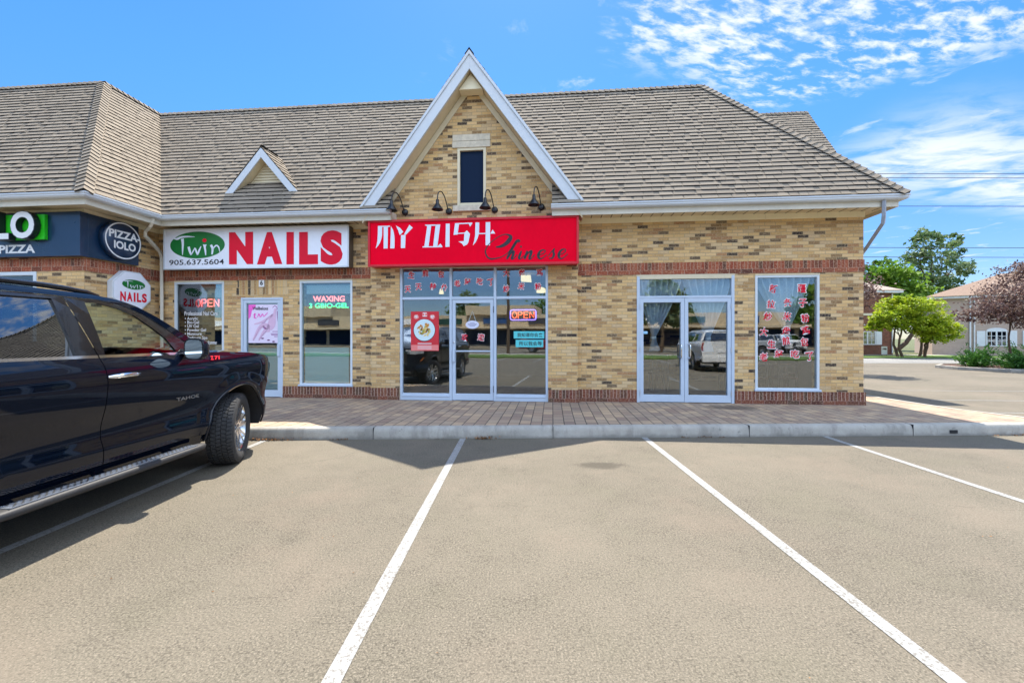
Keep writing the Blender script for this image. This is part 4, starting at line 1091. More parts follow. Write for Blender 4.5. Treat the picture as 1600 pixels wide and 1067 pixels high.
def make_suv(label, loc, rz, steer, paint, full=True):
    car = thing('parked_car', label, 'SUV', loc, rz)
    # --- body shell
    mb = MB()
    for s in (1, -1):
        fb = [(-0.625, 0.47), (-0.535, 0.47)] + ARC(0, 176, 8) + [(0.56, 0.47), (0.70, 0.46), (0.86, 0.50), (0.925, 0.60)]
        ft = [(-0.535, 1.348)] + HOODE[1:]
        ft = [(-0.535, 1.348), (-0.53, 1.350), (-0.2, 1.348), (0.25, 1.325), (0.55, 1.285), (0.78, 1.225), (0.90, 1.165), (0.93, 1.12)]
        patch(mb, fb, ft, s, paint, 64, 24)
        qb = [(-2.56, 0.50)] + ARC(-3.07, 8, 176)[::1] + [(-3.62, 0.47), (-4.0, 0.50), (-4.30, 0.58), (-4.36, 0.70)]
        qt = [(-2.86, 1.345), (-3.5, 1.352), (-4.1, 1.375), (-4.25, 1.38), (-4.36, 1.33)]
        patch(mb, qb, qt, s, paint, 64, 24)
        patch(mb, [(-0.56, 0.30), (-2.56, 0.30)], [(-0.54, 0.468), (-2.56, 0.468)], s, paint, 20, 6, -0.02)     # sill
        # A pillar and roof side rail between the doors and the roof
        DT = [(-0.56, 1.372), (-0.80, 1.50), (-0.955, 1.62), (-1.14, 1.735), (-1.30, 1.795), (-1.52, 1.832), (-2.4, 1.842), (-2.85, 1.838), (-3.6, 1.812), (-4.05, 1.78), (-4.2, 1.74)]
        patch(mb, DT, SIL, s, paint, 60, 5, 0.0)
        quad_ring(mb, [(-2.86, 1.35), (-4.22, 1.385), (-4.10, 1.775), (-2.86, 1.835)], [(-2.90, 1.372), (-4.12, 1.40), (-4.0, 1.74), (-2.90, 1.792)], s, paint)
    # hood
    rows = []
    for y, z in resample(HOODE, 20):
        we = W(y, z) - 0.004; row = []
        for k in range(25):
            f = -1 + 2 * k / 24; cr = 0.055 * (1 - f * f) - 0.012 * math.exp(-((abs(f) - 0.55) / 0.12) ** 2) * (1 if abs(f) < 0.99 else 0)
            yy = y + (0.06 * (1 - f * f) if y > 0.5 else 0) - (0.10 * (f * f) if False else 0)
            row.append((f * we, yy, z + cr))
        rows.append(row)
    mb.grid(rows, paint, True, flip=True)
    # roof
    rows = []
    for y, z in resample([p for p in SIL if p[0] <= -1.17], 24):
        we = W(y, z); rows.append([(f / 12 * we, y + 0.10 * (1 - (f / 12) ** 2) * (1 if y > -1.6 else 0) * max(0, 1 - (-1.17 - y) / 0.43), z + 0.045 * (1 - abs(f / 12) ** 2.2)) for f in range(-12, 13)])
    mb.grid(rows, paint, True, flip=False)
    # front and tail panels
    def nose(z): return 0.93 - 0.05 * max(0, (z - 0.95) / 0.22) ** 2 - 0.05 * max(0, (0.62 - z) / 0.2) ** 2
    rows = []
    for z in [0.42 + k * 0.0465 for k in range(17)]:
        we = W(min(0.93, nose(z)), z); rows.append([(f / 12 * we, nose(z) + 0.07 * (1 - (f / 12) ** 2), z) for f in range(-12, 13)])
    lo_ = rows[-1]; hy, hz = HOODE[-1]; he = W(hy, hz) - 0.004
    mb.grid([lo_, [(f / 12 * he, hy + 0.06 * (1 - (f / 12) ** 2), hz + 0.055 * (1 - (f / 12) ** 2)) for f in range(-12, 13)]], paint, True, flip=True)
    mb.grid(rows, paint, True, flip=True)
    rows = []
    for z in [0.45 + k * 0.058 for k in range(17)]:
        we = W(-4.36, z); rows.append([(f / 12 * we, -4.36 - 0.05 * (1 - (f / 12) ** 2), z) for f in range(-12, 13)])
    mb.grid(rows, paint, True)
    mb.build('body', car)
    # underbody and wheel wells
    mb = MB()
    mb.box(-0.86, 0.86, -4.2, -3.6, 0.42, 0.9, m_plastic); mb.box(-0.60, 0.60, -3.6, 0.62, 0.34, 0.62, m_plastic); mb.box(-0.86, 0.86, -2.5, -0.6, 0.36, 0.60, m_plastic); mb.box(-0.70, 0.70, 0.60, 0.82, 0.34, 0.9, m_plastic)
    for yc in (0, -3.07):
        for s in (1, -1):
            P_ = ARC(yc, 186, -6, 24, 0.512)
            mb.grid([[(s * (W(y, z) - 0.012), y, z) for y, z in P_], [(s * 0.60, y, z) for y, z in P_]], m_plastic, True)
            mb.face([(s * 0.60, y, z) for y, z in P_], m_plastic)
    mb.build('underbody', car)
    # --- doors
    dB, dC = -1.715, -2.855
    for s in (1, -1):
        for kind in ('front', 'rear'):
            mb = MB()
            if kind == 'front':
                bot = [(dB + 0.02, 0.475), (-0.64, 0.475)]
                # front edge follows the wing, slanting back at the foot
                Ln = [(-0.635, 0.475), (-0.585, 0.62), (-0.545, 0.75), (-0.54, 1.0), (-0.54, BELT)]; Rn = [(dB + 0.03, 0.475), (dB + 0.012, 0.62), (dB + 0.004, 0.8), (dB + 0.004, 1.1), (dB + 0.004, BELT)]
            else:
                Ln = [(dB + 0.022, 0.475), (dB + 0.004, 0.62), (dB - 0.004, 0.8), (dB - 0.004, 1.1), (dB - 0.004, BELT)]; Rn = [(-2.545, 0.475), (-2.60, 0.72), (-2.75, 0.95), (-2.84, 1.12), (-2.85, BELT)]
            # rows across
            nz = 34; rows = []
            for r in range(nz + 1):
                z = 0.475 + (BELT - 0.475) * r / nz
                yl = interp([(b, a) for a, b in Ln], z); yr = interp([(b, a) for a, b in Rn], z)
                rows.append([(s * W(yr + (yl - yr) * k / 28, z), yr + (yl - yr) * k / 28, z) for k in range(29)])
            mb.grid(rows, paint, True, flip=(s < 0))
            for edge in (rows[0], rows[-1], [q[0] for q in rows], [q[-1] for q in rows]):
                mb.grid([edge, [(x - s * 0.03, y, z) for x, y, z in edge]], m_trim, False)
            if kind == 'front':
                outer = [(-0.585, 1.349), (-0.80, 1.487), (-0.955, 1.607), (-1.14, 1.724), (-1.30, 1.785), (-1.52, 1.823), (dB - 0.10 + 0.004, 1.827), (dB + 0.004, 1.349)]
                inner = [(-0.90, 1.362), (-0.98, 1.50), (-1.09, 1.60), (-1.24, 1.715), (-1.36, 1.765), (-1.54, 1.797), (-1.655, 1.803), (-1.655, 1.366)]
                # frame ring, point by point
                sub = lambda Q: [x for a, b in zip(Q, Q[1:] + Q[:1]) for x in [(a[0] + (b[0] - a[0]) * k / 4, a[1] + (b[1] - a[1]) * k / 4) for k in range(4)]]
                O, I = sub(outer), sub(inner)
            else:
                outer = [(dB - 0.004, 1.349), (dB - 0.10 - 0.004, 1.827), (-2.85, 1.825), (-2.85, 1.349)]
                inner = [(-1.885, 1.366), (-1.905, 1.807), (-2.78, 1.795), (-2.78, 1.37)]
                sub = lambda Q: [x for a, b in zip(Q, Q[1:] + Q[:1]) for x in [(a[0] + (b[0] - a[0]) * k / 6, a[1] + (b[1] - a[1]) * k / 6) for k in range(6)]]
                O, I = sub(outer), sub(inner)
            O, I = O + O[:1], I + I[:1]
            mb.grid([[(s * (W(y, z) + 0.001), y, z) for y, z in O], [(s * (W(y, z) + 0.001), y, z) for y, z in I], [(s * (W(y, z) - 0.022), y, z) for y, z in I]], m_trim, False)
            d = mb.build('door', car)
            # trim: bright strip along the belt
            mb = MB()
            if kind == 'front': strip(mb, [(-0.84, 1.352), (dB + 0.006, 1.354)], s, 0.022, 0.006, m_chrome)
            else: strip(mb, [(dB - 0.006, 1.354), (-2.85, 1.358)], s, 0.022, 0.006, m_chrome)
            mb.build('belt_trim', d)
            mb = MB()
            if kind == 'front':
                Bt = [(-0.90 - 0.755 * k / 11, 1.362 + 0.004 * k / 11) for k in range(12)]
                sheet(mb, Bt, [(-0.905, 1.366)] + FWIN[1:], s, m_carglass, -0.014, 24)
            else: sheet(mb, RWIN_B, RWIN_T, s, m_priv, -0.014)
            mb.build('window', d)
            mb = MB(); yh = -1.57 if kind == 'front' else -2.62; zh = 1.187
            X = lambda y, o: s * (W(y, zh) + o)
            P_ = [(X(yh - 0.12, -0.005), yh - 0.125, zh), (X(yh, 0.030), yh - 0.105, zh + 0.004), (X(yh, 0.042), yh - 0.05, zh + 0.008), (X(yh, 0.045), yh, zh + 0.009), (X(yh, 0.042), yh + 0.06, zh + 0.008), (X(yh, 0.032), yh + 0.105, zh + 0.004), (X(yh + 0.12, -0.005), yh + 0.125, zh)]
            mb.tube(P_, [0.014, 0.018, 0.019, 0.019, 0.019, 0.018, 0.014], m_chrome, 10)
            mb.grid([[(X(yh, 0.002), yh - 0.075, zh - 0.045), (X(yh, 0.002), yh + 0.075, zh - 0.045)], [(X(yh, 0.0015), yh - 0.085, zh + 0.0), (X(yh, 0.0015), yh + 0.085, zh + 0.0)]], m_trim, False)
            mb.build('handle', d)
            if kind == 'front' and full:
                mb = MB(); y0 = -0.98 if s > 0 else -0.62
                letter(mb, 'TAHOE', (s * (W(-0.8, 0.905) + 0.008), y0 if s > 0 else -0.62, 0.885), (0, s, 0), (-0.06 * s, 0, 1), m_badge, w=0.30, h=0.034, bold=0.02)
                mb.build('lettering', d)
    # --- glass
    mb = MB(); rows = []
    fr = resample([p for p in SIL if p[0] >= -1.2], 14)
    for i, (y, z) in enumerate(fr):
        f = i / 13; we = W(y, z) - 0.02
        rows.append([(k / 10 * we, y + (0.22 - 0.12 * f) * (1 - (k / 10) ** 2), z + (0.01 + 0.035 * f) * (1 - (k / 10) ** 2)) for k in range(-10, 11)])
    mb.grid(rows, m_carglass, True); mb.build('windscreen', car)
    mb = MB()
    for s in (1, -1): sheet(mb, QWIN_B, QWIN_T, s, m_priv, -0.012)
    mb.grid([[(f * 0.84, -4.38 , 1.40) for f in (-1, -.5, 0, .5, 1)], [(f * 0.70, -4.24, 1.76) for f in (-1, -.5, 0, .5, 1)]], m_priv); mb.build('rear_window', car)
    mb = MB(); mb.grid([[(f * 0.90, -4.37, 1.36) for f in (-1, 1)], [(f * 0.86, -4.39, 1.40) for f in (-1, 1)]], paint)
    mb.grid([[(f * 0.70, -4.24, 1.76) for f in (-1, 1)], [(f * 0.66, -4.10, 1.85) for f in (-1, 1)]], paint)
    for s in (1, -1): mb.face([(s * 0.92, -4.34, 1.36), (s * 0.80, -4.36, 1.40), (s * 0.67, -4.22, 1.78), (s * 0.76, -4.18, 1.77)], paint)
    mb.build('tailgate', car, recalc=True)
    # --- wheels
    for s in (1, -1):
        for yc, st in ((0.0, steer), (-3.07, 0.0)):
            wl = bpy.data.objects.new('wheel', None); col.objects.link(wl); wl.parent = car; wl.empty_display_size = 0.1
            wl.location = (s * 0.875, yc, 0.42); wl.rotation_euler = (0, 0, R(st))
            o_ = 0.14 * s
            mb = MB()
            prof = [(0.275, -0.115), (0.30, -0.135), (0.36, -0.143), (0.392, -0.130), (0.404, -0.112), (0.407, -0.05), (0.407, 0.05), (0.404, 0.112), (0.392, 0.130), (0.36, 0.143), (0.30, 0.135), (0.275, 0.115)]
            mb.lathe([(r, h * s) for r, h in prof], m_tyre, 72, 'x')
            n = 58 if full else 0
            for k in range(n):
                for j, (xa, xb, ph, rr) in enumerate(((-0.128, -0.082, 0.0, 0.408), (-0.074, -0.030, 0.45, 0.421), (-0.022, 0.022, 0.2, 0.421), (0.030, 0.074, 0.65, 0.421), (0.082, 0.128, 0.3, 0.408))):
                    a0 = 2 * math.pi * (k + ph) / n; a1 = a0 + 2 * math.pi / n * (0.80 if j in (1, 2, 3) else 0.70)
                    sk = 0.025 * (1 if j % 2 else -1)
                    def q(r, a, x): return (x, r * math.cos(a), r * math.sin(a))
                    ra, rb = (0.409, 0.421) if j == 0 else (0.421, 0.409) if j == 4 else (0.421, 0.421)
                    A_, B2, C2, D2 = q(ra, a0, xa), q(rb, a0 + sk, xb), q(rb, a1 + sk, xb), q(ra, a1, xa)
                    a_, b_, c_, d_ = q(0.400, a0, xa), q(0.400, a0 + sk, xb), q(0.400, a1 + sk, xb), q(0.400, a1, xa)
                    for f in ((A_, B2, C2, D2), (A_, a_, b_, B2), (B2, b_, c_, C2), (C2, c_, d_, D2), (D2, d_, a_, A_)): mb.face(f, m_tyre, uv=[(0, 0)] * 4)
            mb.build('tyre', wl, recalc=True)
            mb = MB(); f0 = 0.118 * s
            mb.lathe([(0.285, f0), (0.292, f0 * 1.05), (0.280, f0 * 0.95), (0.262, f0 * 0.75), (0.255, 0.02 * s), (0.262, -0.11 * s)], m_alloy, 60, 'x')
            mb.lathe([(0.001, f0 * 0.78), (0.045, f0 * 0.78), (0.052, f0 * 0.70), (0.075, f0 * 0.55)], m_alloy, 24, 'x')
            mb.lathe([(0.001, -0.01 * s), (0.19, -0.01 * s), (0.19, -0.05 * s)], m_steel, 32, 'x')
            for k in range(6):
                for dlt in (-0.17, 0.17):
                    a = 2 * math.pi * k / 6 + 0.3
                    p0 = Vector((f0 * 0.62, 0.045 * math.cos(a + dlt), 0.045 * math.sin(a + dlt))); p1 = Vector((f0 * 0.86, 0.27 * math.cos(a + dlt * 1.15), 0.27 * math.sin(a + dlt * 1.15)))
                    d_ = (p1 - p0); ax = Vector((1, 0, 0)); tn = d_.cross(ax).normalized()
                    mb.obox((p0 + p1) / 2, d_, tn, d_.cross(tn), d_.length / 2, 0.017, 0.016, m_alloy)
            for k in range(6):
                a = 2 * math.pi * (k + 0.5) / 6; mb.lathe([(0.001, f0 * 0.66), (0.010, f0 * 0.66), (0.010, f0 * 0.5)], m_chrome, 10, 'x', (0, 0.058 * math.cos(a), 0.058 * math.sin(a)))
            mb.build('rim', wl, recalc=True)
    # --- side steps
    for s in (1, -1):
        mb = MB(); rows = []
        ys = [-0.62, -0.66, -0.72, -0.80] + [-0.9 - 0.1 * k for k in range(16)] + [-2.45, -2.52, -2.57, -2.60]
        for i, y in enumerate(ys):
            e = min(i, len(ys) - 1 - i); sc_ = (0.25, 0.72, 0.92, 1.0)[min(e, 3)]
            cx, cz = 1.035 - (0.02 if e < 2 else 0), 0.375
            row = []
            for k in range(16):
                a = 2 * math.pi * k / 16; ca_, sa_ = math.cos(a), math.sin(a)
                xx = 0.075 * (abs(ca_) ** 0.7) * (1 if ca_ > 0 else -1); zz = 0.034 * (abs(sa_) ** 0.6) * (1 if sa_ > 0 else -1)
                row.append((s * (cx + xx * sc_), y, cz + zz * sc_))
            rows.append(row)
        mb.grid(rows, m_plastic, True, closed=True, flip=(s < 0))
        st_ = mb.build('side_step', car)
        mb = MB()
        mb.box(s * 1.035 - 0.052, s * 1.035 + 0.052, -2.44, -0.80, 0.404, 0.4125, m_tread)
        k = 0
        y = -0.84
        while y > -2.42:
            for j, xx in enumerate((-0.034, -0.012, 0.012, 0.034)):
                ang = 0.6 if (k + j) % 2 else -0.6
                mb.obox((s * 1.035 + xx, y, 0.4135), (math.cos(ang), math.sin(ang), 0), (-math.sin(ang), math.cos(ang), 0), (0, 0, 1), 0.013, 0.0048, 0.003, m_steel)
            y -= 0.024; k += 1
        mb.build('tread_plate', st_)
        for y in (-0.95, -1.65, -2.3): mb = MB(); mb.box(min(s * 0.80, s * 1.0), max(s * 0.80, s * 1.0), y - 0.04, y + 0.04, 0.355, 0.385, m_plastic); mb.build('bracket', st_)
    # --- mirrors
    for s in (1, -1):
        c = Vector((s * 1.145, -0.88, 1.395))
        mb = MB(); rows = []
        for k in range(9):
            f = k / 8; y = -0.06 + 0.16 * f; g = (1 - f ** 3.0) ** 0.5 if f < 1 else 0.05
            row = []
            for j in range(28):
                a = 2 * math.pi * j / 28; ca_, sa_ = math.cos(a), math.sin(a)
                row.append((c.x + 0.098 * g * (abs(ca_) ** 0.62) * (1 if ca_ > 0 else -1), c.y + y, c.z + 0.108 * g * (abs(sa_) ** 0.62) * (1 if sa_ > 0 else -1) - 0.01 * f))
            rows.append(row)
        mb.grid(rows, paint, True, closed=True)
        mb.face([tuple(p) for p in rows[0]], m_trim)
        mb.tube([(s * 0.94, -0.83, 1.365), (s * 1.02, -0.86, 1.345), (s * 1.10, -0.88, 1.33)], [0.035, 0.032, 0.035], m_trim, 12)
        mr = mb.build('mirror', car, recalc=True)
        mb = MB()
        mb.face([(c.x + 0.085 * (abs(math.cos(a)) ** 0.62) * (1 if math.cos(a) > 0 else -1), c.y - 0.0625, c.z + 0.094 * (abs(math.sin(a)) ** 0.62) * (1 if math.sin(a) > 0 else -1)) for a in [2 * math.pi * j / 32 for j in range(32)]], mat('mirror_glass', (0.75, 0.85, 0.85), 0.02, 1.0) if 'mirror_glass' not in bpy.data.materials else bpy.data.materials['mirror_glass'])
        mb.build('mirror_glass', mr)
    # --- roof rails
    for s in (1, -1):
        mb = MB()
        pth = [(s * 0.700, -1.46, 1.868), (s * 0.695, -1.56, 1.893), (s * 0.690, -1.75, 1.908)] + [(s * 0.688, -1.9 - 0.2 * k, 1.914) for k in range(9)] + [(s * 0.688, -3.75, 1.900), (s * 0.69, -3.9, 1.87)]
        mb.tube(pth, [0.016, 0.019] + [0.021] * (len(pth) - 4) + [0.019, 0.016], m_trim, 10); mb.build('roof_rail', car)
    # --- lamps, grille, bumpers
    for s in (1, -1):
        mb = MB()
        rows = []
        for z in (1.03, 1.07, 1.11, 1.14, 1.16):
            rows.append([(s * (W(y, z) + 0.006), y, z + (0.93 - y) * 0.10) for y in (0.70, 0.76, 0.82, 0.88, 0.925)] + [(s * (W(0.93, z) * f), 0.936 + 0.07 * (1 - f * f), z) for f in (0.97, 0.9, 0.8, 0.7, 0.62)])
        mb.grid(rows, m_lens, True, flip=(s < 0)); mb.build('headlight', car)
        mb = MB(); rows = [[(s * (W(y, z) + 0.007), y, z) for y in (0.665, 0.70, 0.735)] for z in (0.83, 0.875, 0.92)]
        for r_ in rows: pass
        rows = [[(s * (W(y - (z - 0.83) * 0.5, z) + 0.007), y - (z - 0.83) * 0.5 + 0.02, z) for y in (0.70, 0.73, 0.765)] for z in (0.82, 0.87, 0.925)]
        mb.grid(rows, m_amber, True, flip=(s < 0)); mb.build('side_marker', car)
        mb = MB(); mb.grid([[(s * (W(-4.36, z) - 0.02 + 0.03 * f), -4.37 + 0.16 * max(0, f), z) for f in (-7, -3.5, 0, 1)] for z in (0.95, 1.10, 1.30)], m_redlens, True, flip=(s > 0)); mb.build('taillight', car, recalc=True)
    mb = MB()
    for k in range(5): mb.box(-0.52, 0.52, 0.985, 1.005, 0.74 + k * 0.078, 0.77 + k * 0.078, m_chrome if k in (0, 4) else m_plastic)
    mb.box(-0.54, 0.54, 0.955, 0.99, 0.70, 1.11, m_dark); mb.box(-0.62, 0.62, 0.985, 1.01, 1.10, 1.125, m_chrome); mb.build('grille', car)
    mb = MB(); mb.box(-0.66, 0.66, 0.92, 0.985, 0.44, 0.52, m_plastic); mb.box(-0.45, 0.45, 0.96, 1.0, 0.54, 0.66, m_dark); mb.build('front_bumper', car, bevel=0.01)
    mb = MB(); mb.box(-0.86, 0.86, -4.47, -4.30, 0.46, 0.68, paint); mb.box(-0.80, 0.80, -4.46, -4.32, 0.40, 0.46, m_plastic); mb.box(-0.26, 0.26, -4.43, -4.41, 0.86, 1.0, m_white); mb.build('rear_bumper', car, bevel=0.015)
    # wheel arch lips
    for s in (1, -1):
        for yc in (0, -3.07):
            for r0, r1 in ((0.513, 0.545),):
                mb = MB()
                A2, B3 = ARC(yc, 184, -4, 30, r0), ARC(yc, 184, -4, 30, r1)
                mb.grid([[(s * (W(y, z) - 0.01), y, z) for y, z in A2], [(s * (W(y, z) + 0.012), y, z) for y, z in A2], [(s * (W(y, z) + 0.008), y, z) for y, z in B3], [(s * (W(y, z) - 0.005), y, z) for y, z in B3]], paint, True, flip=(s > 0))
                mb.build('wheel_arch', car)
    if full:
        mb = MB(); zb = 1.30
        for x, y, b_, m in ((0, 0.02, 'Z71', m_badge),):
            letter(mb, 'Z', (W(-0.42, 1.265) + 0.010, -0.515, 1.268), (0, 1, 0), (-0.42, 0, 1), m_badger, w=0.065, h=0.042, bold=0.05, shear=0.3)
            letter(mb, '71', (W(-0.42, 1.265) + 0.010, -0.45, 1.268), (0, 1, 0), (-0.42, 0, 1), m_badger, w=0.10, h=0.042, bold=0.05, shear=0.3)
        mb.build('badge', car)
    # --- cabin
    mb = MB()
    mb.box(-0.86, 0.86, -0.85, -0.30, 0.85, 1.20, m_seat); mb.box(-0.70, 0.70, -0.98, -0.60, 1.05, 1.22, m_seat); mb.build('dashboard', car, bevel=0.05)
    for sx in (-0.42, 0.42):
        for yy in (-1.75, -2.75):
            mb = MB(); mb.box(sx - 0.25, sx + 0.25, yy, yy + 0.5, 0.70, 0.88, m_seat); mb.obox((sx, yy - 0.06, 1.16), (1, 0, 0), (0, 1, 0.22), (0, -0.22, 1), 0.23, 0.06, 0.32, m_seat)
            mb.obox((sx, yy - 0.13, 1.56), (1, 0, 0), (0, 1, 0.2), (0, -0.2, 1), 0.13, 0.045, 0.09, m_seat); mb.build('seat', car, bevel=0.035)
    mb = MB()
    pts = [Vector((-0.42 + 0.185 * math.cos(a), -1.08 + 0.05 * math.sin(a), 1.17 + 0.18 * math.sin(a))) for a in [2 * math.pi * k / 24 for k in range(25)]]
    mb.tube(pts, 0.016, m_seat, 8); mb.tube([(-0.60, -1.08, 1.17), (-0.24, -1.08, 1.17)], 0.018, m_seat, 8); mb.build('steering_wheel', car)
    mb = MB(); mb.box(-0.12, 0.12, -0.98, -0.94, 1.66, 1.73, m_seat); mb.build('interior_mirror', car, bevel=0.02)
    mb = MB(); mb.box(-0.85, 0.85, -4.1, -0.7, 0.62, 0.66, m_seat); mb.build('cabin_floor', car)
    return car
suv = make_suv('black SUV parked nose in at the kerb with silver alloy wheels and a side step', (-4.30, 5.17, 0.0), 0.0, 19.0, m_paint)
# ---------------------------------------------------------------- signs
EX, EZ = (1, 0, 0), (0, 0, 1)
m_redsign = worn('red_acrylic', (0.86, 0.0, 0.022), 0.42, 0.08, 1.2); m_redsign.node_tree.nodes['Principled BSDF'].inputs['Specular IOR Level'].default_value = 0.04
m_redframe = worn('red_metal_frame', lin(196, 16, 36), 0.42, 0.12, 3.0)
m_signwhite = worn('white_acrylic', lin(226, 230, 240), 0.35, 0.05, 1.5)
m_letterwhite = mat('pale_letters', lin(220, 228, 240), 0.4)
m_green = worn('green_vinyl', lin(10, 110, 44), 0.4, 0.12, 3.0)
m_lime = mat('lime_panel', lin(40, 190, 30), 0.4)
m_navy = worn('navy_panel', lin(14, 44, 74), 0.28, 0.14, 1.0, coat=0.3)
m_bronze = worn('bronze_metal', lin(92, 84, 74), 0.45, 0.15, 3.0)

# red restaurant sign
sg = bthing('shop_sign', 'long red box sign lettered MY DISH Chinese above the glass shop front', 'sign', -0.81, -0.15, 3.03)
ox, oz = -0.81, 3.03; oy = -0.15
mb = MB(); mb.box(-2.20, 2.195, -0.28, -0.0, 0.0, 0.955, m_redframe); mb.frame(-2.215, 2.21, -0.012, 0.967, 0.045, -0.31, -0.28, m_redframe); mb.build('cabinet', sg, bevel=0.004)
mb = MB(); yq = -0.285
mb.box(-2.17, 2.165, yq, -0.28, 0.033, 0.922, m_redsign)
def T1(x, y):                                # drawing units of the left half of the lettering
    return (-3.232 + (x / 1600) * 2.744 - ox, yq - 0.004, 4.2 - y * 0.001703 + (-0.0000175) * x * (1 - y / 2400) - oz - 0.00)
MY = [[(245, 183), (300, 183), (298, 300), (287, 350), (270, 395), (245, 432), (216, 463), (228, 420), (238, 370), (242, 300)], [(300, 183), (400, 183), (393, 197), (300, 197)], [(318, 195), (372, 195), (368, 465), (318, 465)],
      [(410, 188), (440, 240), (453, 300), (457, 360), (455, 465), (402, 465)],
      [(475, 182), (530, 215), (567, 262), (522, 303), (505, 250)], [(645, 175), (687, 212), (592, 305), (578, 290)], [(538, 302), (596, 298), (590, 462), (536, 462)],
      [(838, 177), (1030, 177), (1030, 192), (850, 192)], [(868, 192), (918, 192), (885, 445), (832, 445)], [(972, 192), (1028, 192), (995, 445), (942, 445)], [(810, 445), (1057, 445), (1057, 458), (808, 458)], [(1032, 413), (1057, 445), (998, 445)],
      [(1100, 170), (1148, 168), (1145, 453), (1095, 455)],
      [(1212, 165), (1425, 160), (1425, 173), (1212, 180)], [(1425, 173), (1398, 210), (1382, 174)], [(1212, 180), (1262, 179), (1245, 305), (1195, 308)], [(1247, 285), (1330, 282), (1330, 294), (1246, 297)],
      [(1330, 282), (1360, 255), (1398, 298), (1378, 400), (1362, 428), (1320, 448), (1300, 415), (1255, 390), (1322, 386)],
      [(1465, 160), (1512, 160), (1508, 290), (1492, 350), (1468, 400), (1433, 441), (1450, 380), (1460, 320)], [(1508, 290), (1590, 289), (1590, 302), (1506, 303)], [(1590, 158), (1646, 157), (1642, 440), (1588, 440)], [(1646, 300), (1674, 250), (1706, 298)]]
for poly in MY:
    q = [T1(*p) for p in poly]
    n = Vector((0, 0, 0))
    for a, b in zip(q, q[1:] + q[:1]): n += Vector(a).cross(Vector(b))
    if n.y > 0: q = q[::-1]
    mb.face(q, m_letterwhite, uv=[(0, 0)] * len(q))
def T2(x, y): return (-0.755 + x / 1600 * 2.227 - ox, yq - 0.006, 3.862 - y * 0.001390 - x * 0.000022 - oz)
CHI = [[(330, 335, 8), (400, 328, 26), (480, 288, 40), (540, 222, 46), (550, 180, 34), (512, 155, 16), (460, 151, 7), (380, 180, 6), (290, 240, 6), (215, 310, 7), (176, 390, 11), (196, 470, 14), (250, 510, 15), (330, 505, 11), (420, 480, 7), (500, 430, 6), (570, 350, 9), (630, 270, 14)],
       [(495, 515, 20), (540, 425, 26), (590, 330, 28), (640, 255, 28), (672, 238, 20), (684, 255, 12), (664, 268, 6)], [(520, 490, 7), (560, 430, 12), (596, 400, 24), (586, 460, 28), (566, 505, 22), (590, 512, 10), (650, 450, 6)],
       [(712, 395, 12), (690, 450, 26), (676, 500, 24), (700, 510, 10), (750, 465, 6)], [(800, 395, 20), (776, 460, 26), (756, 515, 22)], [(770, 490, 7), (815, 425, 12), (858, 398, 24), (846, 455, 28), (828, 505, 22), (850, 512, 10), (910, 450, 6)],
       [(955, 460, 6), (1030, 435, 7), (1062, 400, 9), (1040, 380, 10), (990, 400, 20), (962, 450, 28), (970, 498, 22), (1010, 505, 10), (1085, 450, 5)],
       [(1100, 478, 5), (1160, 400, 7), (1196, 362, 9), (1180, 400, 18), (1188, 450, 24), (1165, 500, 16), (1118, 502, 9)],
       [(1250, 462, 6), (1325, 430, 7), (1360, 392, 9), (1338, 370, 10), (1290, 392, 20), (1260, 445, 28), (1268, 495, 22), (1310, 505, 10), (1392, 440, 5)]]
for st in CHI: ribbon(mb, [(a, b, c * 1.3 + 3) for a, b, c in st], T2, m_ink)
disc(mb, T2(706, 332), EX, EZ, 0.019, 0.021, m_ink, 14)
mb.build('face_panel', sg)

# white salon sign
sg = bthing('shop_sign', 'white box sign with red NAILS and a green Twin oval', 'sign', -5.75, 0.0, 3.07)
ox, oz = -5.75, 3.07
mb = MB(); mb.box(-2.175, 2.195, -0.24, -0.02, 0.0, 0.90, m_bronze); mb.frame(-2.185, 2.205, -0.01, 0.91, 0.030, -0.262, -0.24, m_gutter); mb.build('cabinet', sg, bevel=0.004)
mb = MB(); yq = -0.245
mb.box(-2.155, 2.175, yq, -0.24, 0.02, 0.88, m_signwhite)
for ch, a, b, z0, z1, bo in (('N', -6.345, -5.769, 3.158, 3.877, .085), ('A', -5.68, -5.081, 3.148, 3.862, .085), ('I', -4.986, -4.812, 3.138, 3.852, .06), ('L', -4.691, -4.253, 3.131, 3.846, .085), ('S', -4.198, -3.688, 3.115, 3.865, .072)):
    letter(mb, ch, (a - ox, yq - 0.003, z0 - oz), EX, EZ, m_redv, w=b - a, h=z1 - z0, bold=bo)
disc(mb, (-7.11 - ox, yq - 0.003, 3.609 - oz), EX, EZ, 0.665, 0.303, m_green, 48)
letter(mb, '905.637.5604', (-7.80 - ox, yq - 0.003, 3.165 - oz), EX, EZ, m_ink, w=1.335, h=0.118, bold=0.012)
TWIN = [[(270, 290, 16), (350, 300, 46), (430, 268, 38), (560, 258, 30), (715, 266, 10)], [(455, 300, 60), (466, 400, 46), (463, 520, 32), (460, 640, 14)], [(588, 470, 50), (612, 560, 46), (638, 645, 26)], [(640, 640, 22), (680, 570, 22), (722, 495, 22)],
        [(726, 500, 26), (752, 580, 34), (775, 645, 26)], [(778, 640, 24), (805, 560, 36), (848, 465, 16)], [(925, 430, 76), (925, 480, 44), (938, 560, 36), (946, 655, 18)], [(1052, 440, 46), (1088, 520, 46), (1075, 640, 30)], [(1085, 560, 18), (1120, 490, 26), (1170, 455, 28), (1212, 490, 26), (1228, 550, 18), (1240, 598, 10)]]
def twin(mb, T, sc=1.0):
    for st in TWIN: ribbon(mb, [(a, b, c * 1.05) for a, b, c in st], T, m_letterwhite)
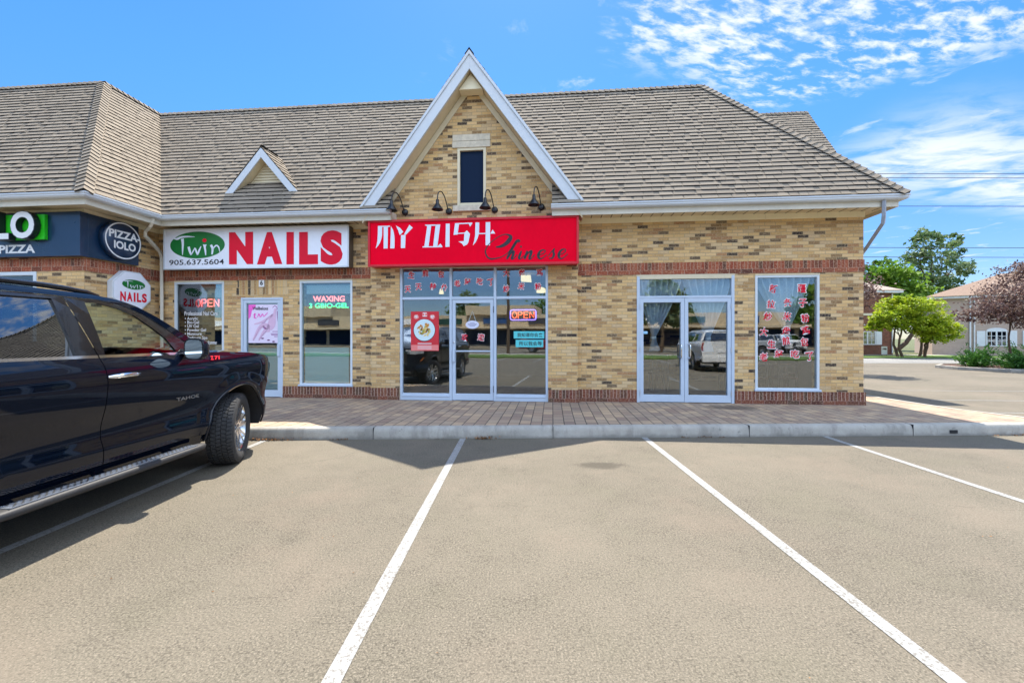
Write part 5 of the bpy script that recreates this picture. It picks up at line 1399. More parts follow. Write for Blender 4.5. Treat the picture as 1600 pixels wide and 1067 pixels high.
twin(mb, lambda x, y: (-7.11 + (x - 768) / 570 * 0.665 - ox, yq - 0.006, 3.609 - (y - 437) / 280 * 0.303 - oz))
disc(mb, (-7.11 + (920 - 768) / 570 * 0.665 - ox, yq - 0.006, 3.609 + (437 - 345) / 280 * 0.303 - oz), EX, EZ, 0.05, 0.044, m_redv, 18)
mb.build('face_panel', sg)

# octagonal salon sign on the wing's side wall (faces along +x)
sg = bthing('octagon_sign', 'white octagonal Twin NAILS sign on the brick side wall above the SUV', 'sign', XL, -0.76, 2.52)
EY = (0, 1, 0)
def octo(r, x): return [(x, r * math.cos(R(22.5 + 45 * k)) * 1.0, r * math.sin(R(22.5 + 45 * k))) for k in range(8)]
mb = MB(); mb.prism(octo(0.455, 0.01), (0.13, 0, 0), m_gutter); mb.build('cabinet', sg, bevel=0.006)
mb = MB(); mb.prism(octo(0.425, 0.141), (0.006, 0, 0), m_signwhite)
disc(mb, (0.150, 0.02, 0.145), EY, EZ, 0.255, 0.105, m_green, 40)
for st in TWIN: ribbon(mb, st, lambda x, y: (0.153, 0.02 + (x - 768) / 570 * 0.255, 0.145 - (y - 437) / 280 * 0.105), m_letterwhite)
for ch, a, b in (('N', -.285, -.165), ('A', -.145, -.02), ('I', 0.005, 0.045), ('L', 0.075, 0.175), ('S', 0.19, 0.305)): letter(mb, ch, (0.150, a + 0.01, -0.225), EY, EZ, m_redv, w=b - a, h=0.20, bold=0.05)
mb.build('face_panel', sg)

# pizza shop fascia sign that wraps the wing's corner
sg = bthing('fascia_sign', 'navy fascia sign with big white LO letters over the word PIZZA', 'sign', XL, YW, 3.10)
mb = MB(); mb.box(-12, 0.085, -0.15, 0.0, 0.0, 0.86, m_navy); mb.box(0.022, 0.084, 0.0, 1.03, 0.002, 0.858, m_navy); mb.build('cabinet', sg, bevel=0.004)
mb = MB(); m_wl = mat('letter_face', (0.72, 0.73, 0.74), 0.4); m_lside = mat('letter_side', (0.01, 0.012, 0.02), 0.4)
def channel(mb, ch, x0, x1, z0, z1, y, dep):
    letter(mb, ch, (x0, y - dep, z0), EX, EZ, m_wl, w=x1 - x0, h=z1 - z0, bold=0.035)
    V, F, a0, a1, b0, b1 = glyph(ch, 0.05); sx, sz = (x1 - x0 + 0.03) / (a1 - a0), (z1 - z0 + 0.03) / (b1 - b0)
    P3 = [(x0 - 0.015 + (a - a0) * sx, z0 - 0.015 + (b - b0) * sz) for a, b in V]
    cnt = {}
    for f in F:
        for i in range(len(f)):
            e = (f[i], f[(i + 1) % len(f)]); cnt[tuple(sorted(e))] = cnt.get(tuple(sorted(e)), 0) + 1
    for f in F:
        mb.face([(P3[k][0], y - dep + 0.004, P3[k][1]) for k in f], m_lside, uv=[(0, 0)] * len(f))
        for i in range(len(f)):
            a, b = f[i], f[(i + 1) % len(f)]
            if cnt[tuple(sorted((a, b)))] == 1:
                mb.face([(P3[a][0], y - dep + 0.004, P3[a][1]), (P3[b][0], y - dep + 0.004, P3[b][1]), (P3[b][0], y, P3[b][1]), (P3[a][0], y, P3[a][1])], m_lside, uv=[(0, 0)] * 4)
fx = lambda x: x - XL
channel(mb, 'L', fx(-9.86), fx(-9.53), 0.31, 0.85 - 0.02, -0.22, 0.10); channel(mb, 'O', fx(-9.49), fx(-8.98), 0.315, 0.835, -0.22, 0.10)
mb.box(fx(-9.95), fx(-8.90), -0.21, -0.155, 0.32, 0.80, m_lime)
letter(mb, 'PIZZA', (fx(-9.98), -0.154, 0.07), EX, EZ, m_wl, w=0.80, h=0.165, bold=0.035)
mb.build('lettering', sg)
sg = bthing('round_sign', 'round navy blade sign lettered PIZZA-IOLO inside a white ring', 'sign', XL + 0.085, -1.02, 3.545)
mb = MB(); mb.lathe([(0.0, 0.0), (0.395, 0.0), (0.40, 0.11), (0.39, 0.125), (0.0, 0.125)], m_navy, 48, 'x'); mb.build('cabinet', sg, recalc=True)
mb = MB(); ring(mb, (0.128, 0, 0), EY, EZ, 0.352, 0.378, m_wl)
letter(mb, 'PIZZA-', (0.129, -0.30, 0.035), EY, EZ, m_wl, w=0.66, h=0.165, bold=0.035); letter(mb, 'IOLO', (0.129, -0.20, -0.185), EY, EZ, m_wl, w=0.46, h=0.165, bold=0.035)
mb.build('face_panel', sg)

# ---------------------------------------------------------------- gooseneck lamps over the red sign
lampL = ['gooseneck wall lamp nearest the left end of the red sign', 'gooseneck wall lamp between the left end lamp and the gable window', 'gooseneck wall lamp at the right foot of the gable window', 'gooseneck wall lamp nearest the right end of the red sign']
def make_lamp(label):
    t = bthing('wall_lamp', label, 'wall lamp', -2.321, -0.15, 4.243, 'black gooseneck lamps above the red sign')
    mb = MB(); mb.lathe([(0.0, -0.045), (0.03, -0.044), (0.066, -0.03), (0.07, 0.0)], m_black, 28, 'y'); mb.build('wall_plate', t, recalc=True)
    mb = MB()
    A = [(-0.005, -0.03, 0.0), (-0.015, -0.07, 0.06), (-0.03, -0.11, 0.15), (-0.05, -0.17, 0.25), (-0.075, -0.25, 0.315), (-0.10, -0.32, 0.325), (-0.125, -0.385, 0.28), (-0.138, -0.415, 0.20), (-0.14, -0.42, 0.12)]
    P_ = []
    for i in range(len(A) - 1):
        for k in range(4):
            p0, p1, p2, p3 = [Vector(A[min(max(i + j, 0), len(A) - 1)]) for j in (-1, 0, 1, 2)]; u = k / 4
            P_.append(0.5 * (2 * p1 + (p2 - p0) * u + (2 * p0 - 5 * p1 + 4 * p2 - p3) * u * u + (3 * p1 - p0 - 3 * p2 + p3) * u ** 3))
    P_.append(Vector(A[-1])); mb.tube(P_, 0.0115, m_black, 10); mb.build('arm', t)
    mb = MB(); c = (-0.14, -0.42, 0.0)
    mb.lathe([(0.0, 0.125), (0.030, 0.125), (0.034, 0.10), (0.034, 0.05), (0.045, 0.035), (0.118, -0.075), (0.122, -0.085), (0.112, -0.078), (0.04, 0.02), (0.0, 0.02)], m_black, 30, 'z', c); mb.build('shade', t, recalc=True)
    return t
lp = make_lamp(lampL[0])
for k, (x, z) in enumerate(((-1.349, 4.235), (-0.356, 4.238), (0.638, 4.27))):
    c = copy_tree(lp); c.location = BL(x, -0.15, z); c['label'] = lampL[k + 1]

# ---------------------------------------------------------------- neon, posters, notices
m_nred = emit('neon_red', (1.0, 0.10, 0.04), 1.6); m_nblue = emit('neon_violet', (0.25, 0.16, 1.0), 1.3); m_npink = emit('led_pink', (1.0, 0.16, 0.15), 1.2); m_ngreen = emit('led_green', (0.05, 1.0, 0.30), 1.0)
sg = bthing('neon_sign', 'red OPEN neon sign with a violet border in the restaurant window', 'neon sign', 0.24, 0.0, 2.01)
def rrect(w_, h_, r_, n=6):
    out = []
    for cx, cz, a0 in ((w_ - r_, h_ - r_, 0), (-w_ + r_, h_ - r_, 90), (-w_ + r_, -h_ + r_, 180), (w_ - r_, -h_ + r_, 270)):
        for k in range(n + 1): a = R(a0 + 90 * k / n); out.append((cx + r_ * math.cos(a), 0, cz + r_ * math.sin(a)))
    return out + out[:1]
mb = MB(); mb.box(-0.27, 0.27, 0.02, 0.028, -0.105, 0.105, m_dark); mb.build('backing', sg)
mb = MB(); mb.tube(rrect(0.275, 0.108, 0.04), 0.010, m_nblue, 8); mb.build('border_tube', sg)
def stroke(mb, pts, r_, m): mb.tube([(a, 0, b) for a, b in pts], r_, m, 8)
def neon_open(mb, sc, m, r_):
    S = lambda pts, dx_: [((a + dx_) * sc, b * sc) for a, b in pts]
    stroke(mb, S([(0.048 * math.cos(R(a)), 0.068 * math.sin(R(a))) for a in range(0, 361, 20)], -0.185), r_, m)
    stroke(mb, S([(-0.045, -0.068), (-0.045, 0.068), (0.02, 0.066), (0.042, 0.035), (0.02, 0.0), (-0.045, -0.002)], -0.06), r_, m)
    stroke(mb, S([(0.042, -0.066), (-0.045, -0.066), (-0.045, 0.066), (0.042, 0.066)], 0.065), r_, m); stroke(mb, S([(-0.043, 0.0), (0.032, 0.0)], 0.065), r_, m)
    stroke(mb, S([(-0.045, -0.068), (-0.045, 0.064), (0.045, -0.064), (0.045, 0.068)], 0.19), r_, m)
mb = MB(); neon_open(mb, 1.0, m_nred, 0.0085); mb.build('letter_tube', sg)
sg = bthing('neon_sign', 'red OPEN sign above the white price text in the salon window', 'neon sign', -7.195, 0.12, 2.335)
mb = MB(); mb.box(-0.33, 0.33, 0.02, 0.03, -0.13, 0.13, m_dark); mb.build('backing', sg)
mb = MB(); neon_open(mb, 1.25, m_npink, 0.015); mb.build('letter_tube', sg)
sg = bthing('led_sign', 'pink and green lit WAXING sign hanging in the tall salon window', 'lit sign', -4.19, 0.10, 2.33)
mb = MB(); mb.box(-0.49, 0.49, 0.004, 0.02, -0.16, 0.17, m_dark); mb.build('backing', sg)
mb = MB(); letter(mb, 'WAXING', (-0.385, 0.0, 0.01), EX, EZ, m_npink, w=0.76, h=0.13, bold=0.03); letter(mb, '3 GBIO-GEL', (-0.475, 0.0, -0.135), EX, EZ, m_ngreen, w=0.94, h=0.11, bold=0.02); mb.build('lettering', sg)

# poster with a plate of dumplings
m_prd = worn('poster_red', lin(206, 40, 52), 0.6, 0.12, 5.0); m_plate = mat('printed_plate', lin(206, 226, 230), 0.5); m_pink = mat('printed_pink', lin(232, 128, 124), 0.6)
sg = bthing('poster', 'red poster of a plate of dumplings in the left restaurant pane', 'poster', -1.90, -0.094, 1.662)
mb = MB(); mb.box(-0.312, 0.312, 0, 0.004, -0.428, 0.428, m_prd)
for z0, z1 in ((-0.42, -0.30),): mb.box(-0.305, 0.305, -0.0012, 0, z0, z1, m_pink)
for k, x in enumerate((-0.19, 0.0, 0.17)):
    zz = 0.31 + (0.05 if k == 1 else 0); disc(mb, (x, -0.0015, zz), EX, EZ, 0.06, 0.05, m_pink, 20)
    letter(mb, '手工饺'[k], (x, -0.003, zz), EX, EZ, m_white, h=0.085, bold=0.03, center=True)
disc(mb, (-0.01, -0.0015, 0.02), EX, EZ, 0.245, 0.245, m_ink, 40); disc(mb, (-0.01, -0.003, 0.025), EX, EZ, 0.235, 0.235, m_plate, 40)
rnd = random.Random(5)
fc = [mat('printed_food', lin(*c), 0.6) for c in ((196, 132, 50), (226, 200, 130), (150, 150, 60), (238, 222, 170), (122, 84, 36), (206, 178, 90))]
for k in range(26):
    a, q = rnd.uniform(0, 6.28), 0.13 * rnd.random() ** 0.6
    a2 = rnd.uniform(0, 3.14); e1 = (math.cos(a2), 0, math.sin(a2)); e2 = (-math.sin(a2), 0, math.cos(a2))
    disc(mb, (-0.01 + q * math.cos(a) * 1.05, -0.004 - k * 0.00012, 0.03 + q * math.sin(a) * 0.95), e1, e2, rnd.uniform(0.035, 0.062), rnd.uniform(0.014, 0.026), fc[rnd.randrange(6) if q < 0.11 else 0 if math.sin(a) > 0.2 else 1], 14)
for z in (-0.265, -0.285, -0.335, -0.36, -0.385): mb.box(-0.16, 0.15, -0.0026, -0.0014, z, z + 0.008, m_white)
mb.build('poster_sheet', sg)
# cyan notices
m_cyan = worn('cyan_card', lin(88, 200, 206), 0.6, 0.06, 4.0)
for lab, s_, x0, x1, z0, z1 in (('upper cyan notice with six Chinese characters in the restaurant window', '我知道你会来', 0.046, 0.697, 1.502, 1.655), ('lower cyan notice with five Chinese characters in the restaurant window', '所以我会等', 0.087, 0.677, 1.318, 1.472)):
    sg = bthing('notice_card', lab, 'notice', (x0 + x1) / 2, -0.092, (z0 + z1) / 2, 'cyan notices in the restaurant window'); hw, hh = (x1 - x0) / 2, (z1 - z0) / 2
    mb = MB(); mb.box(-hw, hw, 0, 0.003, -hh, hh, m_cyan); letter(mb, s_, (0.02, -0.002, 0.0), EX, EZ, m_ink, w=hw * 1.66, bold=0.012, center=True); mb.build('card', sg)
# oval welcome plaque on the door
sg = bthing('door_plaque', 'white oval plaque hanging on a cord on the restaurant door', 'plaque', -0.85, -0.103, 1.80)
mb = MB(); mb.prism([(0.145 * math.cos(2 * math.pi * k / 32), 0, 0.088 * math.sin(2 * math.pi * k / 32)) for k in range(32)], (0, 0.012, 0), mat('plaque_white', lin(212, 214, 232), 0.5))
for z, w_ in ((0.035, 0.05), (0.01, 0.10), (-0.012, 0.085), (-0.035, 0.06)): mb.box(-w_, w_, -0.001, 0.0, z, z + 0.009, mat('grey_print', lin(120, 120, 160), 0.6))
mb.build('board', sg)
mb = MB(); mb.tube([(-0.08, 0.005, 0.07), (0.0, 0.005, 0.29), (0.08, 0.005, 0.07)], 0.004, m_plate, 6); mb.build('cord', sg)
# pink spa poster on the salon door
m_pp = mat('poster_lilac', lin(226, 214, 236), 0.5); m_mag = mat('poster_magenta', lin(238, 96, 196), 0.5); m_fl = mat('poster_flesh', lin(214, 180, 208), 0.5); m_pur = mat('poster_purple', lin(150, 90, 150), 0.5)
sg = bthing('poster', 'pink and lilac spa poster in the upper half of the salon door', 'poster', -5.70, 0.024, 1.84)
mb = MB(); mb.box(-0.385, 0.385, 0, 0.004, -0.44, 0.44, m_pp)
Z = lambda pts, m: mb.face([(x, -0.002, z) for x, z in pts], m, uv=[(0, 0)] * len(pts))
Z([(-0.383, 0.10), (-0.33, 0.16), (-0.30, 0.30), (-0.22, 0.37), (-0.20, 0.438), (-0.383, 0.438)], m_mag)
def TP(x, y): return (-0.385 + (x - 35) / 345 * 0.77, -0.0035, 0.44 - (y - 105) / 405 * 0.88)
F_ = lambda st, m: ribbon(mb, st, TP, m)
F_([(330, 150, 26), (320, 200, 30), (300, 260, 70), (285, 320, 84), (260, 360, 60)], m_fl); F_([(300, 215, 22), (250, 250, 24), (180, 290, 20), (100, 312, 14)], m_fl)
F_([(260, 350, 50), (210, 320, 46), (160, 350, 40), (120, 420, 30), (88, 480, 18)], m_fl); F_([(270, 370, 46), (220, 380, 40), (180, 430, 26), (150, 480, 16)], m_fl)
for st in ([(210, 330, 3), (160, 355, 4), (120, 430, 4), (88, 484, 3)], [(300, 205, 3), (240, 255, 4), (215, 290, 4), (180, 300, 3)], [(240, 380, 4), (195, 420, 5), (150, 484, 3)], [(352, 175, 12), (350, 230, 7), (362, 320, 5)], [(300, 140, 5), (320, 122, 7), (345, 135, 6), (348, 160, 5)]): F_(st, m_pur)
F_([(196, 330, 16), (215, 352, 22), (240, 365, 10)], m_pur)
letter(mb, 'Wellbeluxe', (-0.285, -0.004, 0.315), EX, EZ, m_ink, w=0.38, h=0.075, bold=0.02)
for st in ([(90, 215, 8), (110, 200, 12), (100, 240, 14), (125, 250, 8)], [(135, 240, 8), (150, 205, 12), (165, 240, 8)], [(170, 235, 10), (190, 205, 10), (205, 230, 8), (245, 190, 8)]): F_(st, m_mag)
for x, y in ((190, 462), (255, 480), (310, 495), (370, 462)): disc(mb, TP(x, y), EX, EZ, 0.038, 0.016, m_pur, 16); disc(mb, (TP(x, y)[0], -0.005, TP(x, y)[2]), EX, EZ, 0.022, 0.008, m_ink, 12)
for z, a in ((-0.185, 0.2), (-0.235, 0.16), (-0.265, 0.17), (-0.30, 0.24)): mb.box(a, 0.36, -0.003, -0.001, z, z + 0.014, m_pur)
mb.build('poster_sheet', sg)

# ---------------------------------------------------------------- curtains, tables and lamps behind the glass
def cloth_mat():
    m, t, b = nmat('grey_blue_curtain')
    p = t.obj(); n = t.noise(p, 25, 3); b.inputs['Roughness'].default_value = 0.8
    t.put(b.inputs['Base Color'], t.ramp(n, [(0.3, lin(204, 216, 234)), (0.7, lin(232, 240, 250))]))
    return m
m_cloth = cloth_mat()
def curtain(label, xa, xb, xk, ztop, zk, y):
    t = bthing('curtain', label, 'curtain', xk, y, zk, 'grey blue tied curtains'); mb = MB(); rows = []
    for i in range(26):
        f = i / 25; z = ztop + (zk - 0.28 - ztop) * f; fk = (ztop - z) / (ztop - zk)
        g = 1 - fk ** 1.25 if fk < 1 else 0; wdt = 0.045 + g * 0.96 + (0.55 * (fk - 1) if fk > 1 else 0); row = []
        for k in range(97):
            u = k / 96; xt = xa + (xb - xa) * u; x = xk + (xt - xk) * min(1, wdt) if fk <= 1 else xk + (xt - xk) * (0.045 + 0.9 * (fk - 1))
            row.append((x - xk, 0.095 * math.sin(u * 2 * math.pi * 7 + 0.6 * math.sin(u * 9)) * (0.35 + 0.65 * max(g, 0.2)), z - zk))
        rows.append(row)
    mb.grid(rows, m_cloth, True); mb.build('cloth', t)
    mb = MB(); mb.lathe([(0.05, -0.03), (0.062, 0.0), (0.05, 0.03)], m_cloth, 18, 'z'); mb.build('tieback', t)
    mb = MB(); mb.tube([(xa - xk - 0.05, 0, ztop - zk - 0.03), (xb - xk + 0.05, 0, ztop - zk - 0.03)], 0.012, m_steel, 8); mb.build('rod', t)
curtain('grey blue tied curtain behind the left glass door', 2.66, 3.60, 3.02, 2.76, 1.52, 0.18); curtain('grey blue tied curtain behind the right glass door', 3.62, 4.62, 4.14, 2.76, 1.50, 0.18)
curtain('grey blue tied curtain behind the red Chinese menu characters', 5.08, 6.16, 5.72, 2.75, 1.68, 0.18)
m_wood = worn('dark_wood', lin(84, 52, 34), 0.45, 0.25, 6.0); m_ptop = worn('table_top', lin(150, 118, 84), 0.35, 0.15, 5.0)
def chair(label, x, y, rz, group='dark slatted chairs in the restaurant'):
    t = thing('chair', label, 'chair', BL(x, y, 0.17), -TH + rz, group)
    mb = MB(); mb.box(-0.21, 0.21, -0.21, 0.21, 0.43, 0.47, m_wood); mb.build('seat', t, bevel=0.008)
    for a, b in ((-1, -1), (1, -1)): mb = MB(); mb.box(a * 0.19 - 0.018, a * 0.19 + 0.018, -0.20, -0.164, 0, 0.43, m_black); mb.build('leg', t)
    for a in (-1, 1): mb = MB(); mb.box(a * 0.19 - 0.018, a * 0.19 + 0.018, 0.17, 0.206, 0, 0.92, m_black); mb.build('leg', t)
    mb = MB()
    for z in (0.56, 0.72, 0.88): mb.box(-0.172, 0.172, 0.178, 0.198, z, z + 0.04, m_black)
    for k in range(4): mb.box(-0.135 + 0.09 * k - 0.01, -0.135 + 0.09 * k + 0.01, 0.182, 0.194, 0.47, 0.56, m_black)
    mb.build('backrest', t); return t
def table(label, x, y):
    t = thing('dining_table', label, 'table', BL(x, y, 0.17), -TH); mb = MB(); mb.box(-0.60, 0.60, -0.36, 0.36, 0.715, 0.75, m_ptop); mb.build('tabletop', t, bevel=0.006)
    for a in (-1, 1):
        for b in (-1, 1): mb = MB(); mb.box(a * 0.54 - 0.025, a * 0.54 + 0.025, b * 0.3 - 0.025, b * 0.3 + 0.025, 0, 0.715, m_wood); mb.build('leg', t)
table('dining table just inside the tall menu window', 5.75, 1.65)
for lab, x, y, rz in (('dark slatted chair at the left of the menu window table', 5.42, 0.98, math.pi), ('dark slatted chair at the right of the menu window table', 6.05, 0.98, math.pi), ('dark slatted chair on the far left side of the menu window table', 5.42, 2.3, 0), ('dark slatted chair on the far right side of the menu window table', 6.05, 2.3, 0)): chair(lab, x, y, rz)
table('dining table behind the double glass doors', 3.2, 2.6)
for lab, x, rz, y in (('dark slatted chair at the left of the table behind the double doors', 2.9, math.pi, 1.95), ('dark slatted chair at the right of the table behind the double doors', 3.55, math.pi, 1.95)): chair(lab, x, y, rz)
m_glow = emit('lamp_glow', (1.0, 0.80, 0.42), 0.42)
for lab, x, y, z, kind in (('square glowing pendant lamp high in the right restaurant pane', 0.214, 1.5, 3.12, 0), ('dome pendant lamp below the square one in the right restaurant pane', 0.60, 1.5, 2.81, 1), ('small pendant lamp behind the left restaurant pane', -1.95, 1.5, 2.80, 1)):
    t = bthing('pendant_lamp', lab, 'pendant lamp', x, y, z - 0.1, 'lit pendant lamps in the restaurant'); mb = MB()
    if kind == 0: mb.prism([(-0.13, 0, -0.07), (0.13, 0, -0.09), (0.11, 0, 0.07), (-0.13, 0, 0.07)], (0, 0.2, 0), m_glow)
    else: mb.lathe([(0.13 if x > 0 else 0.06, -0.06), (0.125 if x > 0 else 0.055, -0.02), (0.09 if x > 0 else 0.04, 0.04), (0.03, 0.07), (0.0, 0.075)], m_glow, 24, 'z')
    mb.build('lamp_shade', t); mb = MB(); mb.tube([(0, 0.0, 0.05), (0, 0.0, 3.14 - z + 0.1)], 0.006, m_black, 6); mb.build('cord', t)

# dry leaves swept against the kerb
def litter_mat():
    m, t, b = nmat('dry_leaves'); v = t.attr('var'); t.put(b.inputs['Base Color'], t.ramp(v, [(0, lin(70, 44, 24)), (0.5, lin(120, 80, 40)), (1, lin(160, 112, 60))])); b.inputs['Roughness'].default_value = 0.9; return m
m_litter = litter_mat(); rnd = random.Random(11); mb = MB()
for x0, n, sx in ((-3.55, 170, 0.16), (-2.55, 30, 0.06), (-0.43, 120, 0.10), (2.95, 26, 0.07), (3.2, 18, 0.05), (2.6, 14, 0.05), (-1.15, 10, 0.08), (8.2, 150, 0.35)):
    for k in range(n):
        x = x0 + rnd.gauss(0, sx); y = kerb_y(x) - 0.012 - abs(rnd.gauss(0, 0.035)); z = 0.008 + abs(rnd.gauss(0, 0.016)) * (1 if n > 40 else 0.4); s_ = rnd.uniform(0.008, 0.02)
        if x > 8.2: y = kerb_y(8.2) - 0.02 - abs(rnd.gauss(0, 0.05)) + (x - 8.2) * 0.30
        u = Vector((rnd.gauss(0, 1), rnd.gauss(0, 1), rnd.gauss(0, .5))).normalized(); v_ = u.cross(Vector((rnd.gauss(0, .4), rnd.gauss(0, .4), 1))).normalized()
        c = Vector((x, y, z)); mb.face([c - u * s_, c - v_ * s_ * 0.5, c + u * s_, c + v_ * s_ * 0.5], m_litter)
for k in range(70):
    x, y = rnd.uniform(-3, 6), rnd.uniform(1.6, 6.2); s_ = rnd.uniform(0.004, 0.010); a = rnd.uniform(0, 6); c = Vector((x, y, 0.006)); u = Vector((math.cos(a), math.sin(a), 0.1)); v_ = Vector((-u.y, u.x, 0.2))
    mb.face([c - u * s_, c - v_ * s_ * 0.5, c + u * s_, c + v_ * s_ * 0.5], m_litter)
tag(mb.build('leaf_litter'), kind='stuff')
# ---------------------------------------------------------------- trees and plants
def leaf_mat(name, stops, trans=0.35):
    m, t, b = nmat(name); v = t.attr('var')
    c = t.ramp(v, stops); t.put(b.inputs['Base Color'], c); b.inputs['Roughness'].default_value = 0.5; b.inputs['Specular IOR Level'].default_value = 0.35
    tl = t.new('ShaderNodeBsdfTranslucent'); t.put(tl.inputs[0], c); mx = t.new('ShaderNodeMixShader'); mx.inputs[0].default_value = trans
    o = next(n for n in t.n if n.type == 'OUTPUT_MATERIAL'); t.l.new(b.outputs[0], mx.inputs[1]); t.l.new(tl.outputs[0], mx.inputs[2]); t.l.new(mx.outputs[0], o.inputs[0])
    return m
m_bark = worn('bark', lin(88, 70, 54), 0.9, 0.35, 9.0, bump=0.6)
m_lf_green = leaf_mat('maple_leaf', [(0, (0.05, 0.11, 0.035)), (0.5, (0.13, 0.21, 0.07)), (1, (0.34, 0.40, 0.22))])
m_lf_bright = leaf_mat('bright_leaf', [(0, (0.05, 0.12, 0.012)), (0.5, (0.12, 0.24, 0.02)), (1, (0.22, 0.34, 0.04))], 0.45)
m_lf_lime = leaf_mat('lime_leaf', [(0, (0.13, 0.22, 0.012)), (0.5, (0.32, 0.42, 0.018)), (1, (0.48, 0.52, 0.03))], 0.45)
m_lf_purple = leaf_mat('purple_leaf', [(0, (0.06, 0.032, 0.032)), (0.45, (0.15, 0.085, 0.075)), (0.8, (0.28, 0.19, 0.15)), (1, (0.40, 0.30, 0.23))], 0.25)
m_lf_jun = leaf_mat('juniper_needle', [(0, (0.02, 0.075, 0.016)), (0.5, (0.06, 0.18, 0.024)), (1, (0.14, 0.30, 0.04))], 0.25)
def blob_leaves(mb, m, blobs, n, size, rnd, flat=0.0, clump=0.35):
    """leaf-sized faces in clumps spread through each blob; blobs = (x, y, z, rx, ry, rz, weight)"""
    tw = sum(b[6] for b in blobs)
    for bx_, by_, bz_, rx_, ry_, rz_, wt in blobs:
        nb = int(n * wt / tw); ncl = max(6, nb // 26)
        cl = []
        for k in range(ncl):
            d = Vector((rnd.gauss(0, 1), rnd.gauss(0, 1), rnd.gauss(0, 1))).normalized(); q = rnd.random() ** 0.38
            cl.append((Vector((bx_ + d.x * rx_ * q, by_ + d.y * ry_ * q, bz_ + d.z * rz_ * q)), rnd.random(), rnd.uniform(0.6, 1.3)))
        for k in range(nb):
            c, tone, cs = cl[rnd.randrange(ncl)]
            rr = min(rx_, ry_, rz_) * clump * cs
            p = c + Vector((rnd.gauss(0, rr * 0.6), rnd.gauss(0, rr * 0.6), rnd.gauss(0, rr * 0.4)))
            nrm = Vector((rnd.gauss(0, 1), rnd.gauss(0, 1), rnd.gauss(0.5 + flat, 1))).normalized()
            u = nrm.orthogonal().normalized(); a = rnd.uniform(0, 6.28); u = (u * math.cos(a) + nrm.cross(u) * math.sin(a)); v_ = nrm.cross(u)
            s_ = size * rnd.uniform(0.6, 1.35)
            mb.face([p - u * s_, p - v_ * s_ * 0.55 + nrm * s_ * 0.12, p + u * s_, p + v_ * s_ * 0.55 + nrm * s_ * 0.12], m, uv=[(0, 0)] * 4, var=min(1, max(0, tone * 0.65 + rnd.random() * 0.35)))
def limb(mb, p0, p1, r0, r1, rnd, bend=0.12, n=7):
    p0, p1 = Vector(p0), Vector(p1); L_ = (p1 - p0).length; P_ = []; off = Vector((rnd.gauss(0, 1), rnd.gauss(0, 1), 0)) * L_ * bend
    for k in range(n + 1): f = k / n; P_.append(p0 + (p1 - p0) * f + off * math.sin(f * math.pi) + Vector((rnd.gauss(0, 1), rnd.gauss(0, 1), 0)) * L_ * 0.012)
    mb.tube(P_, [r0 + (r1 - r0) * k / n for k in range(n + 1)], m_bark, 8)
def tree(name, label, x, y, blobs, n, size, m, trunks, r0, seed, group=None, flat=0.0, clump=0.35, z0=0.0, cat='tree'):
    rnd = random.Random(seed); t = thing(name, label, cat, (x, y, z0), 0, group)
    mb = MB()
    for tx, ty, tz, bx_, by_ in trunks: limb(mb, (bx_, by_, -0.05), (tx, ty, tz), r0, r0 * 0.45, rnd)
    tops = [(tx, ty, tz) for tx, ty, tz, _, _ in trunks]
    for b in blobs:
        for k in range(2 if len(blobs) > 4 else 4):
            tp = min(tops, key=lambda q: (q[0] - b[0]) ** 2 + (q[1] - b[1]) ** 2); f = rnd.uniform(0.65, 1.0)
            st = Vector((tp[0] * f, tp[1] * f, tp[2] * f)); en = Vector((b[0] + rnd.gauss(0, .35) * b[3], b[1] + rnd.gauss(0, .35) * b[4], b[2] + rnd.uniform(-.2, .6) * b[5]))
            limb(mb, st, en, r0 * 0.36, r0 * 0.08, rnd, 0.08, 5)
    mb.build('trunk', t)
    mb = MB(); blob_leaves(mb, m, blobs, n, size, rnd, flat, clump); mb.build('crown', t); return t

tree('maple_tree', 'tall open crowned green tree rising behind the house roofs', 59, 60,
     [(0, 0, 12.5, 3.2, 3, 3.6, 1.5), (-2.6, 0, 13.2, 1.7, 1.7, 1.8, .5), (2.6, 0, 14.6, 1.5, 1.5, 2.2, .6), (-1, 0, 15.6, 2.0, 2, 1.3, .7), (3.6, 0, 11.2, 2.0, 2, 1.8, .7), (-3.2, 0, 9.6, 2.0, 2, 2.2, .7), (0.6, 0, 8.6, 3.0, 2.6, 2.4, 1.0), (4.4, 0, 8.2, 1.6, 1.6, 1.4, .4), (2.4, 0, 7.0, 2.4, 2, 1.2, .5)],
     4300, 0.27, m_lf_green, [(0.2, 0, 11.5, 0, 0), (1.2, 0, 10, 0.1, 0)], 0.30, 1, clump=0.30)
tree('leafy_tree', 'bright green tree beside the plaza wall behind the red brick house', 49.5, 55,
     [(0, 0, 8.0, 2.6, 2.6, 3.0, 1), (2.2, 0, 6.6, 2.2, 2, 2.4, .8), (-2.0, 0, 9.5, 2.2, 2.2, 2.2, .8), (3.2, 0, 5.2, 1.8, 1.8, 1.6, .5)], 4500, 0.30, m_lf_bright, [(0, 0, 7, 0, 0)], 0.28, 2)
